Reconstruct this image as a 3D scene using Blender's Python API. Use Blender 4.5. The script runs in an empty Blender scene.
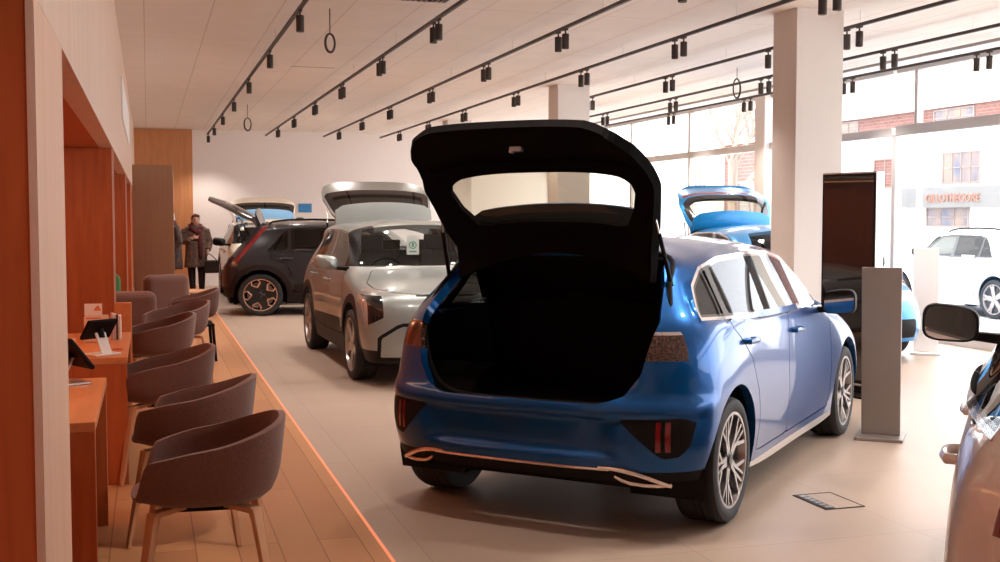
import bpy, bmesh, math, random
from mathutils import Vector, Matrix
from math import sin, cos, pi, radians, hypot, atan2, atan
random.seed(7)
SC = bpy.context.scene
COL = SC.collection

# ------------------------------------------------------------------ materials
def mat(name, col, rough=.5, metal=0., coat=0., coat_r=.03, spec=.5, trans=0., ior=1.45, emit=None, es=0., sheen=0.):
    m = bpy.data.materials.new(name); m.use_nodes = True
    b = m.node_tree.nodes['Principled BSDF']
    b.inputs['Base Color'].default_value = (*col, 1)
    b.inputs['Roughness'].default_value = rough
    b.inputs['Metallic'].default_value = metal
    b.inputs['Coat Weight'].default_value = coat
    b.inputs['Coat Roughness'].default_value = coat_r
    b.inputs['Specular IOR Level'].default_value = spec
    b.inputs['Transmission Weight'].default_value = trans
    b.inputs['IOR'].default_value = ior
    b.inputs['Sheen Weight'].default_value = sheen
    if emit:
        b.inputs['Emission Color'].default_value = (*emit, 1)
        b.inputs['Emission Strength'].default_value = es
    return m

def nodes(m):
    return m.node_tree.nodes, m.node_tree.links, m.node_tree.nodes['Principled BSDF']

def noise_col(m, c1, c2, scale=(1, 1, 1), ns=5., detail=4., bump=0., rough=None, dist=0.):
    N, L, B = nodes(m)
    tc = N.new('ShaderNodeTexCoord'); mp = N.new('ShaderNodeMapping')
    mp.inputs['Scale'].default_value = scale
    L.new(tc.outputs['Object'], mp.inputs[0])
    n = N.new('ShaderNodeTexNoise'); n.inputs['Scale'].default_value = ns; n.inputs['Detail'].default_value = detail
    n.inputs['Distortion'].default_value = dist
    L.new(mp.outputs[0], n.inputs['Vector'])
    r = N.new('ShaderNodeValToRGB')
    r.color_ramp.elements[0].position = .3; r.color_ramp.elements[1].position = .7
    r.color_ramp.elements[0].color = (*c1, 1); r.color_ramp.elements[1].color = (*c2, 1)
    L.new(n.outputs['Fac'], r.inputs[0]); L.new(r.outputs[0], B.inputs['Base Color'])
    if bump:
        bp = N.new('ShaderNodeBump'); bp.inputs['Strength'].default_value = bump; bp.inputs['Distance'].default_value = .01
        L.new(n.outputs['Fac'], bp.inputs['Height']); L.new(bp.outputs[0], B.inputs['Normal'])
    return m

def wood(name, c1, c2, axis='z', rough=.45, scale=1.):
    m = mat(name, c1, rough)
    s = {'z': (6, 6, .5), 'y': (6, .5, 6), 'x': (.5, 6, 6)}[axis]
    return noise_col(m, c1, c2, tuple(k*scale for k in s), 3.5, 6., dist=.6)

def glass_thin(name, tint=(1, 1, 1), refl=.0, rough=.0):
    m = bpy.data.materials.new(name); m.use_nodes = True
    N, L = m.node_tree.nodes, m.node_tree.links
    N.clear()
    o = N.new('ShaderNodeOutputMaterial'); t = N.new('ShaderNodeBsdfTransparent'); g = N.new('ShaderNodeBsdfGlossy')
    t.inputs[0].default_value = (*tint, 1); g.inputs['Roughness'].default_value = rough
    g.inputs['Color'].default_value = (.95, .97, 1, 1)
    lw = N.new('ShaderNodeLayerWeight'); lw.inputs[0].default_value = .5
    pw = N.new('ShaderNodeMath'); pw.operation = 'POWER'; pw.inputs[1].default_value = 5.
    ma = N.new('ShaderNodeMath'); ma.operation = 'MULTIPLY_ADD'; ma.inputs[1].default_value = .75; ma.inputs[2].default_value = .04+refl
    ma.use_clamp = True
    mx = N.new('ShaderNodeMixShader')
    L.new(lw.outputs['Facing'], pw.inputs[0]); L.new(pw.outputs[0], ma.inputs[0]); L.new(ma.outputs[0], mx.inputs[0])
    L.new(t.outputs[0], mx.inputs[1]); L.new(g.outputs[0], mx.inputs[2]); L.new(mx.outputs[0], o.inputs[0])
    return m

def tile_mat(name, c1, c2, grout, w, h, rough=.3, gs=.006, off=0., rot=0., bumpn=.0):
    m = mat(name, c1, rough)
    N, L, B = nodes(m)
    tc = N.new('ShaderNodeTexCoord'); mp = N.new('ShaderNodeMapping'); mp.inputs['Rotation'].default_value = (0, 0, rot)
    L.new(tc.outputs['Object'], mp.inputs[0])
    br = N.new('ShaderNodeTexBrick'); br.offset = off
    br.inputs['Color1'].default_value = (*c1, 1); br.inputs['Color2'].default_value = (*c2, 1)
    br.inputs['Mortar'].default_value = (*grout, 1)
    br.inputs['Scale'].default_value = 1; br.inputs['Mortar Size'].default_value = gs
    br.inputs['Brick Width'].default_value = w; br.inputs['Row Height'].default_value = h
    L.new(mp.outputs[0], br.inputs['Vector'])
    n = N.new('ShaderNodeTexNoise'); n.inputs['Scale'].default_value = 2.2; n.inputs['Detail'].default_value = 6
    L.new(tc.outputs['Object'], n.inputs['Vector'])
    mr = N.new('ShaderNodeMapRange'); mr.inputs['To Min'].default_value = .93; mr.inputs['To Max'].default_value = 1.06
    L.new(n.outputs['Fac'], mr.inputs[0])
    mx = N.new('ShaderNodeMix'); mx.data_type = 'RGBA'; mx.blend_type = 'MULTIPLY'; mx.inputs[0].default_value = 1
    L.new(br.outputs['Color'], mx.inputs[6]); L.new(mr.outputs[0], mx.inputs[7]); L.new(mx.outputs[2], B.inputs['Base Color'])
    return m

M = {}
M['tile'] = tile_mat('floor_tile', (.41, .31, .242), (.43, .328, .258), (.345, .26, .20), 1.2, 1.2, .42, .004)
M['woodfloor'] = tile_mat('floor_boards', (.44, .20, .085), (.53, .26, .115), (.24, .09, .035), 2.2, .19, .38, .003, .5, pi/2)
M['ceil'] = tile_mat('ceiling_panel', (.82, .75, .69), (.84, .77, .71), (.58, .48, .42), 2.6, .6, .7, .0045, .0, pi/2)
M['white'] = mat('white_paint', (.80, .76, .73), .6)
M['header'] = wood('pale_veneer', (.66, .46, .35), (.72, .52, .41), 'z', .55, .5)
M['backwall'] = mat('back_wall_paint', (.86, .80, .76), .7)
M['pillar'] = mat('pillar_paint', (.72, .66, .62), .6)
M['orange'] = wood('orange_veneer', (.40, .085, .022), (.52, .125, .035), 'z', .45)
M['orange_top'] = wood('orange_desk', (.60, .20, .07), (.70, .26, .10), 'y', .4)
M['woodback'] = wood('back_wood', (.52, .22, .09), (.62, .28, .12), 'z', .45)
M['bronze'] = noise_col(mat('brushed_bronze', (.36, .2, .12), .35, .75), (.40, .23, .14), (.46, .28, .17), (30, 30, .3), 2.)
M['alu'] = mat('aluminium', (.62, .58, .55), .3, .9)
M['frame'] = mat('window_frame_grey', (.62, .59, .57), .5)
M['frameL'] = mat('door_frame_taupe', (.56, .49, .45), .5)
M['glass'] = glass_thin('facade_glass', (.97, .98, .98), .0)
M['black'] = mat('black_plastic', (.008, .0065, .0065), .55, spec=.15)
M['blackg'] = mat('gloss_black', (.010, .009, .010), .12, 0, .6)
M['track'] = mat('track_black', (.042, .030, .024), .5)
M['lamp'] = mat('lamp_lens', (1, .9, .8), .3, emit=(1, .88, .74), es=6)
M['rubber'] = mat('tyre_rubber', (.022, .020, .020), .75)
M['disc'] = mat('brake_disc', (.28, .27, .27), .35, .9)
M['rimS'] = mat('machined_rim', (.40, .37, .36), .28, .85)
M['rimK'] = mat('black_rim', (.03, .028, .028), .3, .3)
M['chrome'] = mat('chrome', (.86, .84, .84), .08, 1.)
M['copper'] = mat('satin_trim', (.80, .66, .58), .25, 1.)
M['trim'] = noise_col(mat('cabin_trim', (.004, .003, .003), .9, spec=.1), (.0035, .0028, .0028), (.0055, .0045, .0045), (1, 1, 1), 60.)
M['carglass'] = glass_thin('car_glass', (.30, .31, .29), .0)
M['carglassK'] = glass_thin('privacy_glass', (.05, .045, .04), .0)
M['reartint'] = glass_thin('tinted_rear_glass', (.60, .57, .48), .0)
M['screen'] = glass_thin('windscreen_glass', (.80, .84, .82), .0)
M['seat'] = mat('seat_cloth', (.008, .007, .007), .9, spec=.1)
M['seatG'] = mat('seat_cloth_grey', (.085, .088, .082), .8)
M['trimG'] = mat('cabin_trim_grey', (.14, .13, .12), .8)
M['redlens'] = mat('red_lens', (.17, .003, .005), .15, 0, .8)
M['smoke'] = mat('smoked_lens', (.030, .010, .008), .2, 0, .8)
N_, L_, B_ = nodes(M['smoke'])
vo_ = N_.new('ShaderNodeTexVoronoi'); vo_.inputs['Scale'].default_value = 75; vo_.feature = 'DISTANCE_TO_EDGE'
tc_ = N_.new('ShaderNodeTexCoord'); cr_ = N_.new('ShaderNodeValToRGB'); cr_.color_ramp.elements[0].color = (.10,.045,.032,1); cr_.color_ramp.elements[1].color = (.02,.007,.005,1); cr_.color_ramp.elements[1].position = .16
L_.new(tc_.outputs['Object'], vo_.inputs['Vector']); L_.new(vo_.outputs[0], cr_.inputs[0]); L_.new(cr_.outputs[0], B_.inputs['Base Color'])
M['clear'] = mat('clear_lens', (.70, .66, .64), .12, .6, 1.)
M['clad'] = mat('cladding_grey', (.016, .009, .008), .55, spec=.2)
M['paper'] = mat('white_paper', (.85, .82, .80), .6)
M['green'] = mat('green_ink', (.10, .42, .28), .6)
M['mauve'] = noise_col(mat('mauve_felt', (.22, .12, .10), .9, sheen=.2), (.125, .056, .043), (.16, .074, .058), (1, 1, 1), 90., bump=.08)
M['legwood'] = wood('leg_oak', (.50, .25, .13), (.62, .34, .19), 'z', .5)
M['greenc'] = noise_col(mat('green_felt', (.05, .17, .05), .9), (.045, .15, .045), (.06, .2, .06), (1, 1, 1), 80.)

def paint(name, col, metal=.35, rough=.32, flake=True):
    m = mat(name, col, rough, metal, .8, .02)
    m.node_tree.nodes['Principled BSDF'].inputs['Coat IOR'].default_value = 1.4
    return m
M['blue'] = paint('blue_paint', (.0008, .066, .235), .6, .3)
M['blue'].node_tree.nodes['Principled BSDF'].inputs['Specular IOR Level'].default_value = .2
M['silver'] = paint('silver_paint', (.27, .295, .285), .35, .36)
M['darkcar'] = paint('graphite_paint', (.022, .023, .028), .4, .3)
M['cream'] = paint('cream_paint', (.55, .47, .38), .1, .35)
M['skytint'] = paint('sky_tinted_cream_paint', (.16, .33, .52), .1, .35)  # sky reflection on the cream car's spoiler, put into its colour
M['cyan'] = paint('cyan_paint', (.0, .17, .42), .35, .3)
M['whitecar'] = paint('white_paint_car', (.74, .70, .68), .05, .3)

# ------------------------------------------------------------------ mesh helpers
class MB:
    def __init__(s):
        s.v = []; s.f = []; s.m = []
    def add(s, vs, fs, mi=0):
        o = len(s.v); s.v += [tuple(v) for v in vs]
        s.f += [tuple(o+i for i in f) for f in fs]; s.m += [mi]*len(fs)
        return s
    def box(s, c, d, rz=0., mi=0, mtx=None):
        x, y, z = (k/2 for k in d)
        vs = [Vector(p) for p in [(-x,-y,-z),(x,-y,-z),(x,y,-z),(-x,y,-z),(-x,-y,z),(x,-y,z),(x,y,z),(-x,y,z)]]
        R = mtx if mtx is not None else Matrix.Rotation(rz, 3, 'Z')
        vs = [R @ v + Vector(c) for v in vs]
        return s.add(vs, [(0,3,2,1),(4,5,6,7),(0,1,5,4),(1,2,6,5),(2,3,7,6),(3,0,4,7)], mi)
    def bb(s, a, b, mi=0):
        return s.box([(a[i]+b[i])/2 for i in range(3)], [abs(b[i]-a[i]) for i in range(3)], 0, mi)
    def beam(s, p0, p1, w, h, up=(0,0,1), mi=0, w1=None, h1=None):
        p0, p1 = Vector(p0), Vector(p1); d = (p1-p0).normalized(); up = Vector(up)
        if abs(d.dot(up)) > .98: up = Vector((1,0,0))
        r = d.cross(up).normalized(); u = r.cross(d)
        w1 = w if w1 is None else w1; h1 = h if h1 is None else h1
        vs = []
        for p, a, b in ((p0, w, h), (p1, w1, h1)):
            for sx, sy in ((-1,-1),(1,-1),(1,1),(-1,1)): vs.append(p + r*sx*a/2 + u*sy*b/2)
        return s.add(vs, [(0,1,2,3),(7,6,5,4),(0,4,5,1),(1,5,6,2),(2,6,7,3),(3,7,4,0)], mi)
    def tube(s, pts, r, n=8, mi=0, closed=False, cap=True):
        pts = [Vector(p) for p in pts]; N = len(pts)
        rs = r if isinstance(r, (list, tuple)) else [r]*N
        rings = []; pu = None
        for i, p in enumerate(pts):
            a = pts[(i-1) % N] if (closed or i > 0) else p
            b = pts[(i+1) % N] if (closed or i < N-1) else p
            d = (b-a)
            d = d.normalized() if d.length > 1e-9 else Vector((0,0,1))
            if pu is None:
                pu = Vector((0,0,1)) if abs(d.z) < .9 else Vector((1,0,0))
            x = d.cross(pu).normalized(); u = x.cross(d).normalized(); pu = u
            rings.append([p + (x*cos(2*pi*k/n) + u*sin(2*pi*k/n))*rs[i] for k in range(n)])
        vs = [v for R in rings for v in R]; fs = []
        for i in range(N if closed else N-1):
            j = (i+1) % N
            for k in range(n):
                l = (k+1) % n
                fs.append((i*n+k, i*n+l, j*n+l, j*n+k))
        if cap and not closed:
            fs.append(tuple(range(n))[::-1]); fs.append(tuple((N-1)*n+k for k in range(n)))
        return s.add(vs, fs, mi)
    def lathe(s, prof, n=24, mi=0, axis='z', org=(0,0,0), cap=True):
        vs = []; fs = []
        for r, h in prof:
            for k in range(n):
                a = 2*pi*k/n
                p = (r*cos(a), r*sin(a), h)
                if axis == 'y': p = (p[0], h, p[1])
                if axis == 'x': p = (h, p[0], p[1])
                vs.append((p[0]+org[0], p[1]+org[1], p[2]+org[2]))
        for i in range(len(prof)-1):
            for k in range(n):
                l = (k+1) % n
                fs.append((i*n+k, i*n+l, (i+1)*n+l, (i+1)*n+k))
        if cap and prof[0][0] > 1e-6: fs.append(tuple(range(n))[::-1])
        if cap and prof[-1][0] > 1e-6: fs.append(tuple((len(prof)-1)*n+k for k in range(n)))
        return s.add(vs, fs, mi)
    def grid(s, rows, closed=False, mi=0, flip=False):
        R = len(rows); C_ = len(rows[0]); vs = [p for r in rows for p in r]; fs = []
        for i in range(R-1):
            for k in range(C_ if closed else C_-1):
                l = (k+1) % C_
                f = (i*C_+k, i*C_+l, (i+1)*C_+l, (i+1)*C_+k)
                fs.append(f[::-1] if flip else f)
        return s.add(vs, fs, mi)
    def ellipsoid(s, c, r, n=14, m_=8, mi=0, p=1., mtx=None):
        rows = []
        def sg(v): return (abs(v)**p)*(1 if v >= 0 else -1)
        for i in range(m_+1):
            t = -pi/2 + pi*i/m_
            row = []
            for k in range(n):
                a = 2*pi*k/n
                q = Vector((r[0]*sg(cos(t))*sg(cos(a)), r[1]*sg(cos(t))*sg(sin(a)), r[2]*sg(sin(t))))
                if mtx is not None: q = mtx @ q
                row.append(q+Vector(c))
            rows.append(row)
        return s.grid(rows, True, mi)
    def build(s, name, mats, parent=None, smooth=False, loc=None, bevel=0., sub=0, solid=0., fixn=True, seg=2):
        me = bpy.data.meshes.new(name)
        me.from_pydata(s.v, [], s.f)
        if not isinstance(mats, (list, tuple)): mats = [mats]
        for m in mats: me.materials.append(m)
        me.polygons.foreach_set('material_index', s.m)
        if fixn:
            bm = bmesh.new(); bm.from_mesh(me)
            bmesh.ops.remove_doubles(bm, verts=bm.verts, dist=1e-6)
            bmesh.ops.recalc_face_normals(bm, faces=bm.faces)
            bm.to_mesh(me); bm.free()
        if smooth:
            me.polygons.foreach_set('use_smooth', [True]*len(me.polygons))
        me.update()
        if smooth and not sub:
            try: me.set_sharp_from_angle(angle=radians(38))
            except Exception: pass
        o = bpy.data.objects.new(name, me); COL.objects.link(o)
        if parent: o.parent = parent
        if loc: o.location = loc
        if solid:
            q = o.modifiers.new('s', 'SOLIDIFY'); q.thickness = solid; q.offset = 0
        if bevel:
            q = o.modifiers.new('b', 'BEVEL'); q.width = bevel; q.segments = seg; q.limit_method = 'ANGLE'
        if sub:
            q = o.modifiers.new('u', 'SUBSURF'); q.levels = sub; q.render_levels = sub
        return o

def tag(o, label=None, cat=None, group=None, kind=None):
    if label: o['label'] = label
    if cat: o['category'] = cat
    if group: o['group'] = group
    if kind: o['kind'] = kind
    return o
def thing(name, label, cat, loc=(0,0,0), rz=0., group=None):
    o = bpy.data.objects.new(name, None); COL.objects.link(o)
    o.location = loc; o.rotation_euler = (0, 0, rz); o.empty_display_size = .1
    return tag(o, label, cat, group)
def copy_tree(o, parent=None):
    kids = list(o.children)
    c = o.copy(); COL.objects.link(c)
    if parent: c.parent = parent
    for ch in kids: copy_tree(ch, c)
    return c
def struct(o): o['kind'] = 'structure'; return o

# ------------------------------------------------------------------ car surface
HATCH = [
 [(-.74,0,.26),(-.785,0,.40),(-.79,0,.56),(-.735,0,.74),(-.70,0,.97),(-.60,0,1.12),(-.44,0,1.27),(-.22,0,1.385),(.10,0,1.42)],
 [(-.72,.40,.26),(-.77,.40,.40),(-.775,.40,.56),(-.72,.42,.74),(-.68,.42,.97),(-.575,.40,1.12),(-.415,.37,1.27),(-.19,.33,1.375),(.18,0,1.425)],
 [(-.60,.72,.26),(-.66,.73,.40),(-.67,.735,.56),(-.62,.72,.74),(-.56,.70,.97),(-.44,.635,1.12),(-.28,.57,1.26),(-.06,.51,1.36),(.30,0,1.432)],
 [(-.44,.83,.26),(-.46,.87,.40),(-.46,.885,.56),(-.42,.875,.74),(-.38,.84,.97),(-.26,.75,1.12),(-.10,.675,1.25),(.10,.58,1.345),(.45,0,1.438)],
 [(-.30,.85,.26),(-.30,.89,.40),(-.28,.908,.56),(-.22,.902,.77),(-.15,.87,.98),(-.02,.785,1.12),(.12,.71,1.25),(.28,.605,1.355),(.60,0,1.443)],
 [(.0,.86,.24),(0,.895,.40),(0,.915,.56),(.05,.905,.78),(.10,.88,.99),(.22,.80,1.12),(.34,.73,1.25),(.48,.62,1.362),(.75,0,1.446)],
 [(.5,.86,.20),(.5,.882,.36),(.5,.895,.55),(.5,.888,.77),(.55,.875,.985),(.6,.81,1.12),(.68,.74,1.25),(.75,.625,1.37),(.95,0,1.447)],
 [(1.05,.855,.19),(1.05,.876,.35),(1.05,.887,.54),(1.05,.882,.76),(1.05,.87,.975),(1.05,.81,1.11),(1.07,.74,1.25),(1.08,.625,1.37),(1.15,0,1.445)],
 [(1.6,.855,.19),(1.6,.876,.35),(1.6,.886,.54),(1.6,.88,.75),(1.6,.865,.96),(1.58,.80,1.10),(1.5,.73,1.24),(1.40,.615,1.362),(1.3,0,1.437)],
 [(2.1,.86,.19),(2.1,.88,.36),(2.1,.89,.54),(2.1,.883,.74),(2.12,.855,.93),(2.08,.76,1.02),(1.85,.685,1.165),(1.56,.59,1.335),(1.4,0,1.427)],
 [(2.6,.865,.22),(2.6,.895,.40),(2.6,.908,.56),(2.6,.892,.73),(2.6,.81,.89),(2.33,.62,1.01),(1.95,.56,1.18),(1.60,.48,1.352),(1.45,0,1.417)],
 [(3.08,.84,.22),(3.08,.875,.38),(3.06,.875,.56),(3.02,.835,.73),(2.85,.68,.89),(2.40,.48,1.01),(2.0,.42,1.19),(1.62,.36,1.366),(1.48,0,1.412)],
 [(3.34,.70,.22),(3.38,.72,.36),(3.34,.72,.55),(3.22,.66,.73),(2.95,.50,.89),(2.43,.32,1.01),(2.03,.28,1.195),(1.64,.24,1.376),(1.50,0,1.407)],
 [(3.46,.40,.22),(3.51,.40,.36),(3.49,.40,.55),(3.36,.38,.73),(3.0,.26,.90),(2.45,.16,1.01),(2.05,.14,1.20),(1.65,.12,1.381),(1.52,0,1.402)],
 [(3.48,0,.22),(3.53,0,.36),(3.51,0,.55),(3.40,0,.735),(3.02,0,.905),(2.46,0,1.01),(2.06,0,1.20),(1.655,0,1.383),(1.535,0,1.401)]]
HATCH = [[(x*.87 if x < 0 else x, y, z) for (x, y, z) in c] for c in HATCH]
def suv_row(x, ys, zs, r8, xs=None):
    xs = xs or [x]*8
    return [(xs[i], ys[i], zs[i]) for i in range(8)] + [r8]
ZS = [.22,.42,.64,.84,1.02,1.20,1.36,1.50]
SUV = [
 [(-.74,0,.30),(-.80,0,.45),(-.79,0,.65),(-.76,0,.85),(-.73,0,1.03),(-.66,0,1.2),(-.57,0,1.36),(-.42,0,1.505),(-.1,0,1.55)],
 [(-.72,.42,.30),(-.78,.42,.45),(-.775,.43,.65),(-.745,.43,.85),(-.71,.43,1.03),(-.64,.42,1.2),(-.55,.41,1.36),(-.39,.38,1.5),(.05,0,1.556)],
 [(-.62,.74,.30),(-.68,.76,.45),(-.68,.765,.65),(-.65,.76,.85),(-.61,.74,1.03),(-.53,.69,1.2),(-.44,.63,1.36),(-.27,.57,1.49),(.2,0,1.562)],
 [(-.48,.86,.30),(-.5,.90,.45),(-.49,.91,.65),(-.47,.90,.85),(-.44,.86,1.03),(-.36,.79,1.2),(-.27,.72,1.35),(-.10,.63,1.48),(.35,0,1.567)],
 [(-.32,.88,.28),(-.32,.925,.45),(-.31,.935,.65),(-.28,.92,.85),(-.25,.885,1.03),(-.17,.815,1.2),(-.06,.745,1.36),(.08,.645,1.49),(.5,0,1.57)],
 suv_row(0,[.88,.93,.94,.92,.89,.825,.755,.655],[.26,.45,.65,.85,1.03,1.2,1.36,1.5],(.65,0,1.572),[0,0,0,0,0,.05,.12,.25]),
 suv_row(.5,[.88,.91,.92,.91,.89,.83,.76,.66],ZS,(.85,0,1.573),[.5,.5,.5,.5,.5,.5,.52,.55]),
 suv_row(1.05,[.88,.908,.918,.908,.888,.83,.76,.66],ZS,(1.08,0,1.573)),
 suv_row(1.6,[.88,.908,.918,.906,.882,.825,.755,.655],[.22,.42,.64,.84,1.015,1.2,1.36,1.495],(1.25,0,1.57),[1.6,1.6,1.6,1.6,1.6,1.6,1.58,1.5]),
 suv_row(2.1,[.88,.91,.92,.905,.875,.79,.71,.62],[.22,.42,.64,.84,1.01,1.12,1.30,1.475],(1.4,0,1.565),[2.1,2.1,2.1,2.1,2.1,2.12,1.95,1.68]),
 [(2.62,.88,.25),(2.62,.93,.45),(2.62,.94,.65),(2.62,.91,.84),(2.6,.84,.98),(2.36,.66,1.07),(2.08,.59,1.29),(1.74,.52,1.49),(1.5,0,1.56)],
 [(3.1,.86,.25),(3.14,.915,.42),(3.13,.92,.65),(3.09,.89,.84),(2.9,.74,.98),(2.42,.50,1.08),(2.12,.44,1.3),(1.77,.38,1.505),(1.55,0,1.555)],
 [(3.38,.80,.24),(3.43,.83,.4),(3.43,.835,.65),(3.37,.80,.86),(3.02,.56,.99),(2.46,.33,1.085),(2.15,.29,1.305),(1.79,.25,1.51),(1.58,0,1.552)],
 [(3.48,.42,.24),(3.54,.42,.4),(3.53,.42,.65),(3.44,.40,.86),(3.08,.28,.995),(2.48,.16,1.09),(2.17,.14,1.31),(1.8,.12,1.515),(1.6,0,1.55)],
 [(3.5,0,.24),(3.56,0,.4),(3.55,0,.65),(3.46,0,.87),(3.1,0,1.0),(2.49,0,1.09),(2.18,0,1.31),(1.805,0,1.517),(1.615,0,1.547)]]

def cr(p0, p1, p2, p3, t):
    return .5*((2*p1) + (-p0+p2)*t + (2*p0-5*p1+4*p2-p3)*t*t + (-p0+3*p1-3*p2+p3)*t*t*t)
def dens(line, n, g0, g1):
    D = [g0] + line + [g1]; C = list(D)
    for it in range(3):                      # control points whose B-spline nearly passes through the data
        N_ = list(C)
        for i in range(1, len(C)-1):
            N_[i] = C[i] + (D[i] - (C[i-1]+C[i]*4+C[i+1])/6)*(.9 if it < 2 else .6)
        N_[0] = N_[2]-(C[2]-C[0]); N_[-1] = N_[-3]+(C[-1]-C[-3]); C = N_
    out = []
    def bs(a, b, c, d, t): return (a*(1-t)**3 + b*(3*t**3-6*t*t+4) + c*(-3*t**3+3*t*t+3*t+1) + d*t**3)/6
    for i in range(1, len(C)-2):
        for k in range(n): out.append(bs(C[i-1], C[i], C[i+1], C[i+2], k/n))
    out.append(bs(C[-4], C[-3], C[-2], C[-1], 1.)); return out
def surface(G, nu=8, nv=9):
    G = [[Vector(p) for p in c] for c in G]
    my = lambda p: Vector((p.x, -p.y, p.z))
    cols = []
    for c in G:
        cols.append(dens(c, nv, c[0]*2-c[1], my(c[-2])))
    rows = []
    for j in range(len(cols[0])):
        line = [c[j] for c in cols]
        rows.append(dens(line, nu, my(line[1]), my(line[-2])))
    ss = lambda a, b, t: (lambda u: u*u*(3-2*u))(max(0., min(1., (t-a)/(b-a))))
    for r in rows:
        r[0].y = 0; r[-1].y = 0
        if G[0][8].z < 1.5:
            for p in r:
                if p.x < -.25 and p.z < .72:
                    p.x += .035*ss(.40,.43,p.z)*(1-ss(.575,.60,p.z))*(1-ss(.44,.54,p.y)) - .018*ss(.60,.62,p.z)*(1-ss(.655,.70,p.z))
    return rows      # rows[v][u]

def sdpoly(poly):
    n = len(poly)
    def f(px, py):
        d = 1e9; inside = False; j = n-1
        for i in range(n):
            ax, ay = poly[j]; bx, by = poly[i]
            ex, ey = bx-ax, by-ay; wx, wy = px-ax, py-ay
            t = max(0., min(1., (wx*ex+wy*ey)/(ex*ex+ey*ey+1e-12)))
            d = min(d, hypot(wx-ex*t, wy-ey*t))
            if (ay > py) != (by > py) and px < (bx-ax)*(py-ay)/(by-ay)+ax: inside = not inside
            j = i
        return -d if inside else d
    return f
def carve(bm, faces, f, eps=2e-4):
    val = {}
    for fc in faces:
        for v in fc.verts:
            if v not in val:
                q = f(v.co); val[v] = 0. if abs(q) < eps else q
    es = {e for fc in faces for e in fc.edges if val.get(e.verts[0], 0)*val.get(e.verts[1], 0) < 0}
    for e in es:
        a, b = e.verts
        if a not in val or b not in val: continue
        t = val[a]/(val[a]-val[b])
        lo, hi = (0., 1.)
        pa, pb = a.co.copy(), b.co.copy(); va = val[a]
        for _ in range(6):
            q = f(pa.lerp(pb, t))
            if abs(q) < 1e-5: break
            if q*va > 0: lo = t
            else: hi = t
            t = (lo+hi)/2 if _ else t
        _, nv = bmesh.utils.edge_split(e, a, t); val[nv] = 0.
    out = set(faces)
    for fc in list(faces):
        vs = list(fc.verts); n = len(vs)
        s = [val[v] for v in vs]
        if min(s) < 0 < max(s):
            z = [i for i in range(n) if s[i] == 0]
            done = False
            for i in z:
                for j in z:
                    if j > i+1 and not (i == 0 and j == n-1) and not done:
                        if any(x < 0 for x in s[i+1:j]) != any(x < 0 for x in (s[j+1:]+s[:i])):
                            r = bmesh.utils.face_split(fc, vs[i], vs[j])
                            out.add(r[0]); done = True
    ins, outs = [], []
    for fc in out:
        s = sum(val.get(v, 0) for v in fc.verts)
        (ins if s < 0 else outs).append(fc)
    return ins, outs

def make_shell(G, regions, fit=('glass_quarter','glass_door_rear','glass_door_front','pillar_trim','window_chrome')):
    """regions: list of (tag, prefilter(center)->bool, f(co)). returns {tag: [polys of Vector]} for the left half"""
    rows = surface(G)
    bm = bmesh.new()
    lay = bm.faces.layers.int.new('tag')
    V = [[bm.verts.new(p) for p in r] for r in rows]
    for j in range(len(V)-1):
        for i in range(len(V[0])-1):
            q = [V[j][i], V[j][i+1], V[j+1][i+1], V[j+1][i]]
            try: bm.faces.new(q)
            except ValueError: pass
    tags = ['body'] + [r[0] for r in regions]
    for k, (tg, pre, f) in enumerate(regions, 1):
        cand = [fc for fc in bm.faces if fc[lay] == 0 and pre(fc.calc_center_median())]
        if not cand: continue
        for grp in (f if isinstance(f, tuple) else (f,)):      # tuple = union, list = intersection of smooth fields
            ins = [fc for fc in cand if fc.is_valid and fc[lay] == 0]
            for g_ in (grp if isinstance(grp, list) else [grp]):
                o_ = ins; ins, outs = carve(bm, ins, g_); cand += [x for x in outs if x not in o_] if 0 else outs
            for fc in ins: fc[lay] = k
    if fit:
        import numpy as np
        vs = {v for fc in bm.faces if tags[fc[lay]] in fit for v in fc.verts}
        A = np.array([[1, v.co.x, v.co.z, v.co.x**2, v.co.x*v.co.z, v.co.z**2] for v in vs]); Y = np.array([v.co.y for v in vs])
        k_ = np.linalg.lstsq(A, Y, rcond=None)[0]; yn = A @ k_
        for v, y in zip(vs, yn): v.co.y = float(y)
    bm.normal_update()
    res = {}
    for fc in bm.faces:
        res.setdefault(tags[fc[lay]], []).append([(v.co.copy(), v.normal.copy()) for v in fc.verts])
    bm.free()
    return res

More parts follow.
